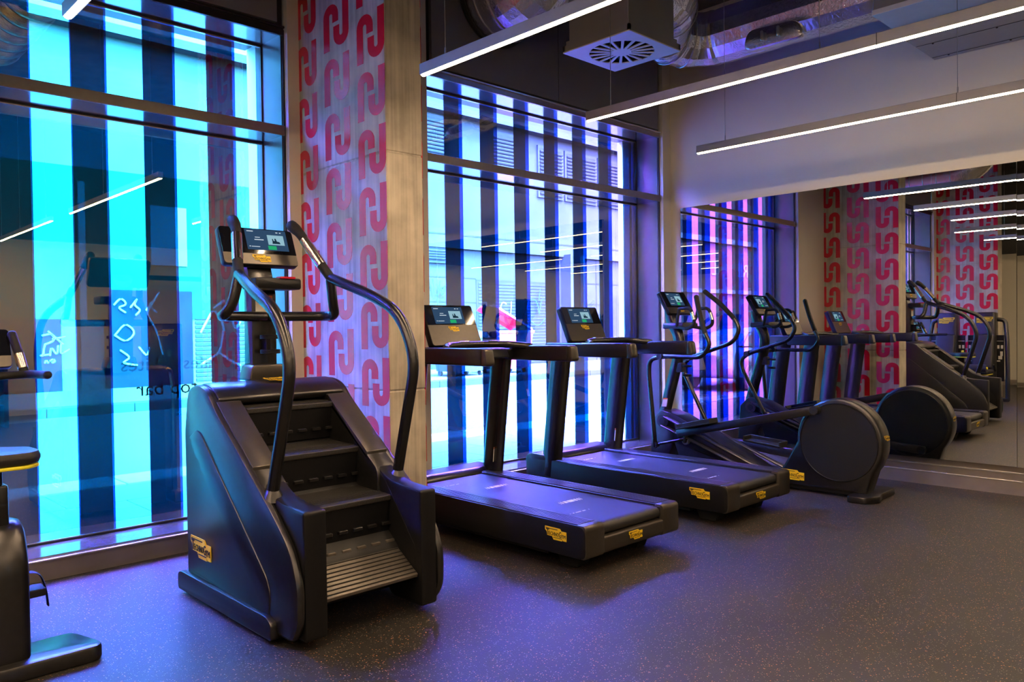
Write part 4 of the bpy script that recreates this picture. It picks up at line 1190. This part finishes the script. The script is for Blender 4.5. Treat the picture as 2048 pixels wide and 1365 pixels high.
def cable_tower():
    t = thing('cable_machine', 'tall cable crossover tower at the back of the room, seen reflected in the left window', 'cable machine', (4.9, -2.7, 0))
    obj('weight_shroud', box(-.28, .28, -.25, .1, .05, 1.55, .03), 'shell', t, smooth=True)
    for s in (-1, 1):
        obj('upright', tube([(s * .75, .12, .05), (s * .75, .12, 2.32)], .035, 14), 'steel', t, smooth=True)
        obj('pulley_head', box(s * .75 - .06, s * .75 + .06, .04, .20, 2.22, 2.38, .02), 'shell_dark', t)
        obj('carriage', box(s * .75 - .07, s * .75 + .07, .04, .26, 1.2, 1.42, .02), 'shell', t)
        obj('foot', box(s * .75 - .06, s * .75 + .06, -.35, .55, 0, .07, .015), 'tube', t)
        obj('cable', tube([(s * .75, .2, 1.3), (s * .7, .25, .9)], .005, 6), 'black', t)
        obj('cable_handle', tube([(s * .66, .25, .88), (s * .76, .25, .88)], .016, 8), 'rubber', t)
    obj('top_beam', tube([(-.75, .1, 2.3), (.75, .1, 2.3)], .04, 12), 'shell_dark', t, smooth=True)
    obj('base_beam', box(-.75, .75, -.1, 0, 0, .07, .01), 'tube', t)
    badge(t, (0, .102, 1.4), (-1, 0, 0), (0, 0, 1), .26)
    return t
cable_tower()

def shelf_rack():
    t = thing('weight_rack', 'black storage rack against the back wall, seen reflected in the left window', 'rack', (1.9, -3.25, 0))
    for s in (-1, 1):
        obj('rack_post', box(s * .8 - .03, s * .8 + .03, -.25, .25, 0, 1.25, .01), 'tube', t)
    for z in (.35, .75, 1.15):
        obj('rack_shelf', box(-.8, .8, -.22, .24, z, z + .04, .006), 'tube', t)
    return t
shelf_rack()
k = 0
for z, sh_ in ((.39, 'bottom'), (.79, 'middle'), (1.19, 'top')):
    for i, pos_ in enumerate(('left end', 'second from left', 'centre', 'second from right', 'right end')):
        x = 1.28 + i * .31
        d = thing('dumbbell', 'dark round-headed dumbbell, %s on the %s shelf of the storage rack' % (pos_, sh_), 'dumbbell', (x, -3.24, z + .071), 0, 'dumbbells on the back rack')
        obj('dumbbell_handle', tube([(0, -.09, 0), (0, .09, 0)], .016, 10), 'steel', d, smooth=True)
        for s in (-1, 1):
            obj('dumbbell_head', cyl((0, s * .07, 0), (0, s * .17, 0), .07, 16, bev=.01), 'rubber', d, smooth=True)

# wall socket with a plug, seen in the right-hand mirror panel
t = thing('wall_socket', 'black double wall socket low on the far wall, seen in the mirror', 'socket', (XL, 4.30, .5))
obj('socket_plate', box(0, .012, -.075, .075, -.045, .045, .004), 'shell_dark', t)
obj('plug', box(.012, .05, -.02, .025, -.022, .02, .008), 'plastic_w', t, label='white plug')
obj('plug_cable', tube(fillet([(.05, 0, -.01), (.08, 0, -.05), (.05, .02, -.30), (.04, .06, -.46), (.05, .2, -.47)], .05), .005, 8), 'plastic_w', t)

# ------------------------------------------------------------------ street
ZS = -.02
struct('street_ground', box(-40, 45, 5.72, 40, -.4, -.16), 'grout')
struct('road', box(-40, 45, 8.35, 15.75, -.3, -.10), 'asphalt')
pv = struct_root('pavement_near', (0, 0, 0))
obj('pavement_bed', box(-40, 45, 5.63, 7.8, -.3, ZS - .012), 'grout', pv)
sl = box(-.447, .447, -.355, .355, -.06, 0, .004, 1)
me = bpy.data.meshes.new('paving_slab'); sl.to_mesh(me); sl.free(); me.materials.append(MT['paver'])
for r in range(3):
    for c in range(-7, 15):
        inst('paving_slab', me, pv, (c * .9 + .45 + (r % 2) * .45, 5.98 + r * .72, ZS))
kb = struct_root('kerb_near', (0, 0, 0))
sl = box(-.495, .495, 7.81, 8.34, -.2, 0, .02, 2)
me = bpy.data.meshes.new('kerb_stone'); sl.to_mesh(me); sl.free(); me.materials.append(MT['kerb'])
for c in range(-7, 15): inst('kerb_stone', me, kb, (c * 1.0, 0, ZS + .01))
pf = struct_root('pavement_far', (0, 0, 0))
obj('pavement_surface', box(-40, 45, 16.2, 20.5, -.3, .06), 'paver', pf)
sl = box(-.745, .745, 15.9, 16.2, -.2, .062, .015, 1)
me = bpy.data.meshes.new('kerb_stone_long'); sl.to_mesh(me); sl.free(); me.materials.append(MT['facade2'])
for c in range(-14, 24): inst('kerb_stone', me, pf, (c * 1.5, 0, 0))

YBD = 20.5
bd = thing('building_opposite', 'pale rendered building across the street with vents, shutters and graffiti', 'building', (12, YBD, 0))
def fb(name, x0, x1, y0, y1, z0, z1, mat, parent=bd, bev=0, **k):
    return obj(name, box(x0 - 12, x1 - 12, y0, y1, z0, z1, bev), mat, parent, **k)
for (xa_, xb_, m_) in ((-40, -8, 'facade3'), (-8, 12.6, 'facade'), (12.6, 45, 'facade3')):
    fb('lower_wall', xa_, xb_, 0, .5, 0, 4.5, m_)
    fb('middle_wall', xa_, xb_, -.02, .5, 4.5, 8.6, 'facade_ledge_shade' if m_ == 'facade' else m_)
    fb('upper_wall', xa_, xb_, -.22, .5, 8.6, 13.5, m_)
fb('ledge', -40, 45, -.42, 0, 8.58, 8.80, 'facade2')
fb('beam', 11, 45, -.16, .1, 4.12, 4.78, 'facade2', label='grey concrete beam')
fb('beam_line', 11, 45, -.17, 0, 4.55, 4.60, 'grout')
fb('painted_panel', 3.0, 10.6, -.04, .1, 1.75, 5.35, 'teal', label='sea green painted wall area with shadow in its colour')  # green paint, its colour also taking in the shadow on this wall
fb('wall_plate', 7.2, 8.1, -.08, .1, 3.1, 4.6, 'facade')
for (x0, x1, z1) in ((2.0, 5.15, 1.75), (6.1, 8.2, 2.46)):
    fb('hoarding', x0, x1, -.10, .1, .06, z1, 'hoarding')
fb('downpipe', 5.55, 5.70, -.12, .0, .06, 5, 'facade')
def shutter(x0, x1, z0, z1, name='roller_shutter'):
    s = fb(name, x0, x1, .02, .1, z0, z1, 'shutter')
    n = int((z1 - z0) / .11)
    sm = box(0, x1 - x0, -.03, .03, 0, .085, .012, 1); me = bpy.data.meshes.new('shutter_slat'); sm.to_mesh(me); sm.free(); me.materials.append(MT['shutter'])
    for k in range(n): inst('shutter_slat', me, s, (x0 - 12, 0, z0 + .01 + k * (z1 - z0) / n))
shutter(8.3, 10.3, .1, 2.4)
fb('recess', 18.1, 22.2, -.015, .06, .06, 3.12, 'grout')
shutter(18.2, 20.1, .1, 3.05); shutter(20.2, 22.1, .1, 3.05)
fb('pillar', 22.5, 23.0, -.5, 0, .0, 4.2, 'facade2'); fb('pillar', 23.3, 23.55, -.3, 0, .0, 4.2, 'facade')
fb('doorway', 25.0, 25.9, -.03, .1, .06, 2.6, 'shutter'); fb('notice', 27.1, 27.35, -.04, 0, 1.4, 2.1, 'plastic_w')
for z in (2.32, 3.15):
    for (a, b_) in ((11, 18.1), (23.6, 45)): fb('render_joint', a, b_, -.012, .02, z - .02, z + .02, 'grout')
for x in (15.0, 24.6, 27.6, 30.4): fb('render_joint', x - .015, x + .015, -.012, .02, .06, 4.1, 'grout')
def louvre(x0, x1, z0, z1):
    f = fb('louvre_vent', x0, x1, -.10, .0, z0, z1, 'facade2', label='louvred wall vent')
    fb('vent_opening', x0 + .08, x1 - .08, -.105, -.08, z0 + .1, z1 - .1, 'shutter', f)
    n = max(4, int((z1 - z0 - .2) / .13))
    sm = box(0, x1 - x0 - .16, -.03, .03, 0, .05, .0)
    bmesh.ops.rotate(sm, cent=(0, 0, 0), matrix=Matrix.Rotation(R(30), 3, 'X'), verts=sm.verts)
    me = bpy.data.meshes.new('louvre_slat'); sm.to_mesh(me); sm.free(); me.materials.append(MT['facade3'])
    for k in range(n): inst('louvre_slat', me, f, (x0 + .08 - 12, -.13, z0 + .12 + k * (z1 - z0 - .24) / n))
louvre(15.75, 16.95, 7.0, 8.5); louvre(18.75, 20.1, 6.9, 8.4); louvre(21.2, 22.6, 6.3, 8.25)
louvre(22.7, 24.6, 6.3, 8.25); louvre(24.7, 26.6, 6.3, 8.25); louvre(15.3, 16.75, 3.60, 4.18)
# graffiti: spray-painted strokes, slightly proud of the wall
def strokes(name, lines, x, z, s, r, mat, label):
    bm = B()
    for ln in lines:
        pts = [(x - 12 + p[0] * s, -.13, z + p[1] * s) for p in ln]
        if len(pts) > 2: pts = fillet(pts, .25 * s, 3)
        add_tube(bm, pts, r, 6, sx=1, sy=.3, upv=(1, 0, 0))
    return obj(name, bm, mat, bd, label=label)
strokes('graffiti', [[(0, 1), (.5, 1.1), (.6, .7), (.1, .5)], [(.3, 1.2), (1.0, .5)], [(.5, .8), (1.1, .9)], [(0, -.1), (.1, .45)], [(-.1, -.1), (.3, -.05)], [(.35, -.1), (.4, .4), (.7, -.15), (.75, .4)],
    [(.9, .5), (.85, -.1), (1.3, .2)], [(.9, .5), (1.35, .5)], [(.1, -.5), (.15, -.35), (.25, -.5)], [(.35, -.4), (.5, -.3), (.6, -.45), (.45, -.5)]], 4.75, .95, .42, .02, 'paint_w', 'white scrawled graffiti letters')
strokes('graffiti', [[(0, 1.2), (.25, 1.5), (.5, 1.2), (.1, 1.1), (.4, .9)], [(.6, 1.1), (.9, 1.5), (.7, 1.2), (1.0, 1.0), (.8, .8)], [(1.2, 1.0), (1.5, 1.4), (1.3, 1.2), (1.6, .9)],
    [(1.7, 1.7), (1.2, .9), (1.6, .1), (1.8, -.8)], [(.0, .0), (.4, .5), (.8, .1), (.4, -.3), (0, 0)], [(.2, -.6), (.6, -.9), (.2, -1.1), (.8, -1.2)], [(.9, -.5), (1.2, -.9), (1.3, -.5)]], 6.3, 1.35, .62, .022, 'paint_w', 'white looping graffiti')
strokes('graffiti', [[(0, 0), (.5, .9), (.9, .2), (.7, -.8), (0, -1.2)], [(.5, .9), (.9, 1.2)], [(.7, -.8), (1.1, -1.1), (1.5, -1.3)], [(1.2, .7), (1.3, 0), (1.6, .5)]], 8.4, 1.4, .7, .03, 'paint_w', 'white graffiti outline on the shutter')
strokes('graffiti', [[(0, .9), (.1, .1), (.35, .0), (.5, .8)], [(.5, .3), (.75, .5), (.8, .2), (.6, .0), (.55, .4), (1.0, .6)], [(.9, .1), (1.2, 0)]], 16.1, 2.5, .62, .022, 'paint_d', 'blue scribbled tag on the pale wall')
strokes('graffiti', [[(0, .5), (.3, .6), (.1, .2), (.35, .0), (0, 0)], [(.5, 0), (.7, .6), (.9, 0)], [(.55, .25), (.85, .25)], [(1.0, .0), (1.3, .1), (1.1, .35), (1.3, .6), (1.5, .5)], [(1.6, .6), (2.1, .6)], [(1.85, .6), (1.8, 0)]], 18.3, 1.9, .75, .022, 'paint_w', 'white graffiti letters on the shutter')
strokes('graffiti', [[(0, 0), (.3, .8), (.8, .6), (.9, .0)], [(.9, .0), (1.1, .8), (1.6, .5)], [(.2, -.2), (.8, -.6), (1.3, -.2)], [(1.0, 1.2), (.9, .7)]], 20.4, 1.9, .8, .02, 'paint_d', 'dark graffiti loops on the shutter')
# shop sign seen in the mirror
fb('shopfront', -30, -15, -.12, .0, .06, 5.6, 'shopfront')
fb('shopfront_cornice', -30, -15, -.3, .0, 5.5, 5.75, 'facade'); fb('shopfront_cornice', -30, -15, -.25, .0, 3.0, 3.2, 'facade')
bm = B(); add_text(bm, 'RIE', 0, 0, .95, .02); add_text(bm, 'L', 3.2, 0, .95, .02)
o = obj('sign_lettering', bm, 'paint_w', bd, label='white sign letters')
o.matrix_local = Matrix.Translation((-23.6 - 12, -.14, 3.9)) @ Matrix.Rotation(PI / 2, 4, 'X')

def wheelie_bin(label, mat, x, y, w, d, h, open_lid):
    t = thing('waste_bin', label, 'bin', (x, y, .06 if y > 15.9 else -.10), 0)
    bm = B(); p0 = [(-w * .42, -d * .40), (w * .42, -d * .40), (w * .42, d * .40), (-w * .42, d * .40)]
    p1 = [(-w / 2, -d / 2), (w / 2, -d / 2), (w / 2, d / 2), (-w / 2, d / 2)]
    va = [bm.verts.new((*p, .14)) for p in p0]; vb = [bm.verts.new((*p, h)) for p in p1]
    bm.faces.new(list(reversed(va)))
    for i in range(4): bm.faces.new((va[i], va[(i + 1) % 4], vb[(i + 1) % 4], vb[i]))
    bm.faces.new(vb)
    bmesh.ops.recalc_face_normals(bm, faces=bm.faces)
    b = obj('bin_body', bm, mat, t)
    obj('bin_rim', box(-w / 2 - .03, w / 2 + .03, -d / 2 - .03, d / 2 + .03, h - .06, h + .02, .015), mat, t)
    for sx in (-1, 1):
        for sy in (-1, 1):
            obj('bin_wheel', cyl((sx * w * .36 - .03, sy * d * .32, .08), (sx * w * .36 + .03, sy * d * .32, .08), .08, 16), 'black', t)
    sec = [(-d / 2, 0), (-d / 2 + .1, .10), (0, .17), (d / 2 - .1, .13), (d / 2, 0), (d / 2 - .1, .08), (0, .12), (-d / 2 + .1, .06)]
    bm = prism(sec, 'x', -w / 2 - .02, w / 2 + .02)
    m = Matrix.Translation((0, 0, h + .02))
    if open_lid: m = Matrix.Translation((w / 2 * .98, 0, h + .02)) @ Matrix.Rotation(R(24), 4, 'Y') @ Matrix.Translation((-w / 2, 0, 0))
    bmesh.ops.transform(bm, matrix=m, verts=bm.verts); obj('bin_lid', bm, mat, t)
    quad_panel('bin_label', t, (w * .2, -d * .475, h * .72), (1, 0, 0), (0, -.1, 1), w * .26, .13, .01, 'paint_w')
    return t
wheelie_bin('large red bin with its lid propped open by rubbish across the street', 'bin_red', 16.3, 17.2, 1.5, 1.0, 1.25, True)
b2 = wheelie_bin('dark bin lettered LOOP beside the red bin across the street', 'bin_blue', 14.55, 17.2, 1.35, .95, 1.12, False)
bm = B(); add_text(bm, 'LOOP', 0, 0, .28, .004); add_text(bm, 'BIF', .16, .27, .22, .004); add_box(bm, -.02, .72, .225, .24, -.004, .004)
o = obj('bin_lettering', bm, 'paint_w', b2, label='white lettering reading LOOP'); o.matrix_local = Matrix.Translation((-.05, -.50, .55)) @ Matrix.Rotation(PI / 2, 4, 'X')
bg = thing('rubbish_sack', 'pale crumpled sack lying on the lid of the dark bin across the street', 'sack', (14.4, 17.2, 1.478))
bm = B(); bmesh.ops.create_icosphere(bm, subdivisions=2, radius=.3)
for v in bm.verts: v.co *= random.uniform(.8, 1.15); v.co.z *= .8; v.co.z += .12
obj('sack_body', bm, 'plastic_w', bg)
obj('sack_knot', cyl((0, 0, .3), (.03, 0, .42), .05, 8, r1=.09), 'plastic_w', bg)

def car():
    t = thing('parked_car', 'silver hatchback parked at the kerb, seen through the glass in the mirror', 'car', (-3.4, 9.75, -.10))
    L_ = 4.1
    prof = [(-2.05, .30), (-2.02, .70), (-1.90, .85), (-1.15, .98), (-.45, 1.42), (.2, 1.50), (1.05, 1.46), (1.75, 1.05), (2.0, .95), (2.05, .60), (2.0, .28)]
    lower = round_poly([(-2.05, .28), (-2.03, .72), (-1.9, .86), (-1.1, .97), (1.8, 1.0), (2.02, .9), (2.05, .3)], [.08, .12, .15, .3, .2, .12, .1], 5)
    obj('car_body', prism(lower, 'y', -.85, .85, .07), 'car', t, smooth=True)
    cab = round_poly([(-1.2, .93), (-.45, 1.43), (.25, 1.50), (1.1, 1.43), (1.78, .95)], [.1, .25, .4, .25, .1], 6)
    bm = prism(cab, 'y', -.74, .74, .08)
    for v in bm.verts:
        if v.co.z > 1.0: v.co.y *= 1 - (v.co.z - 1.0) * .25
    obj('car_cabin', bm, 'car', t, smooth=True)
    for s in (-1, 1):
        gl = round_poly([(-.93, 1.0), (-.42, 1.36), (.22, 1.42), (.22, 1.0)], .05, 3)
        bm = prism(gl, 'y', min(s * .705, s * .75), max(s * .705, s * .75)); obj('side_window', bm, 'car_glass', t)
        gl = round_poly([(.28, 1.0), (.28, 1.42), (1.0, 1.37), (1.5, 1.02)], .05, 3)
        bm = prism(gl, 'y', min(s * .705, s * .75), max(s * .705, s * .75)); obj('side_window', bm, 'car_glass', t)
        obj('door_handle', box(.1, .3, s * .86 - .015, s * .86 + .015, .88, .91), 'car', t)
        obj('wing_mirror', box(-.85, -.68, s * .93 - .07, s * .93 + .07, .98, 1.1, .03), 'car', t, smooth=True)
        obj('headlamp', prism(round_poly([(-2.02, .62), (-1.7, .74), (-1.75, .82), (-1.98, .78)], .03), 'y', min(s * .5, s * .855), max(s * .5, s * .855)), 'diffuser', t)
        for x in (-1.25, 1.28):
            w = obj('wheel', cyl((x, s * .62, .32), (x, s * .875, .32), .32, 28, bev=.03), 'rubber', t, smooth=True)
            obj('wheel_rim', cyl((x, s * .87, .32), (x, s * .88, .32), .2, 20), 'steel', w)
    bm = prism([(-1.12, .98), (-.50, 1.40), (-.47, 1.44), (-1.16, 1.0)], 'y', -.64, .64); obj('windscreen', bm, 'car_glass', t)
    obj('number_plate', box(-2.07, -2.04, -.26, .26, .45, .56), 'plastic_w', t)
    return t
car()
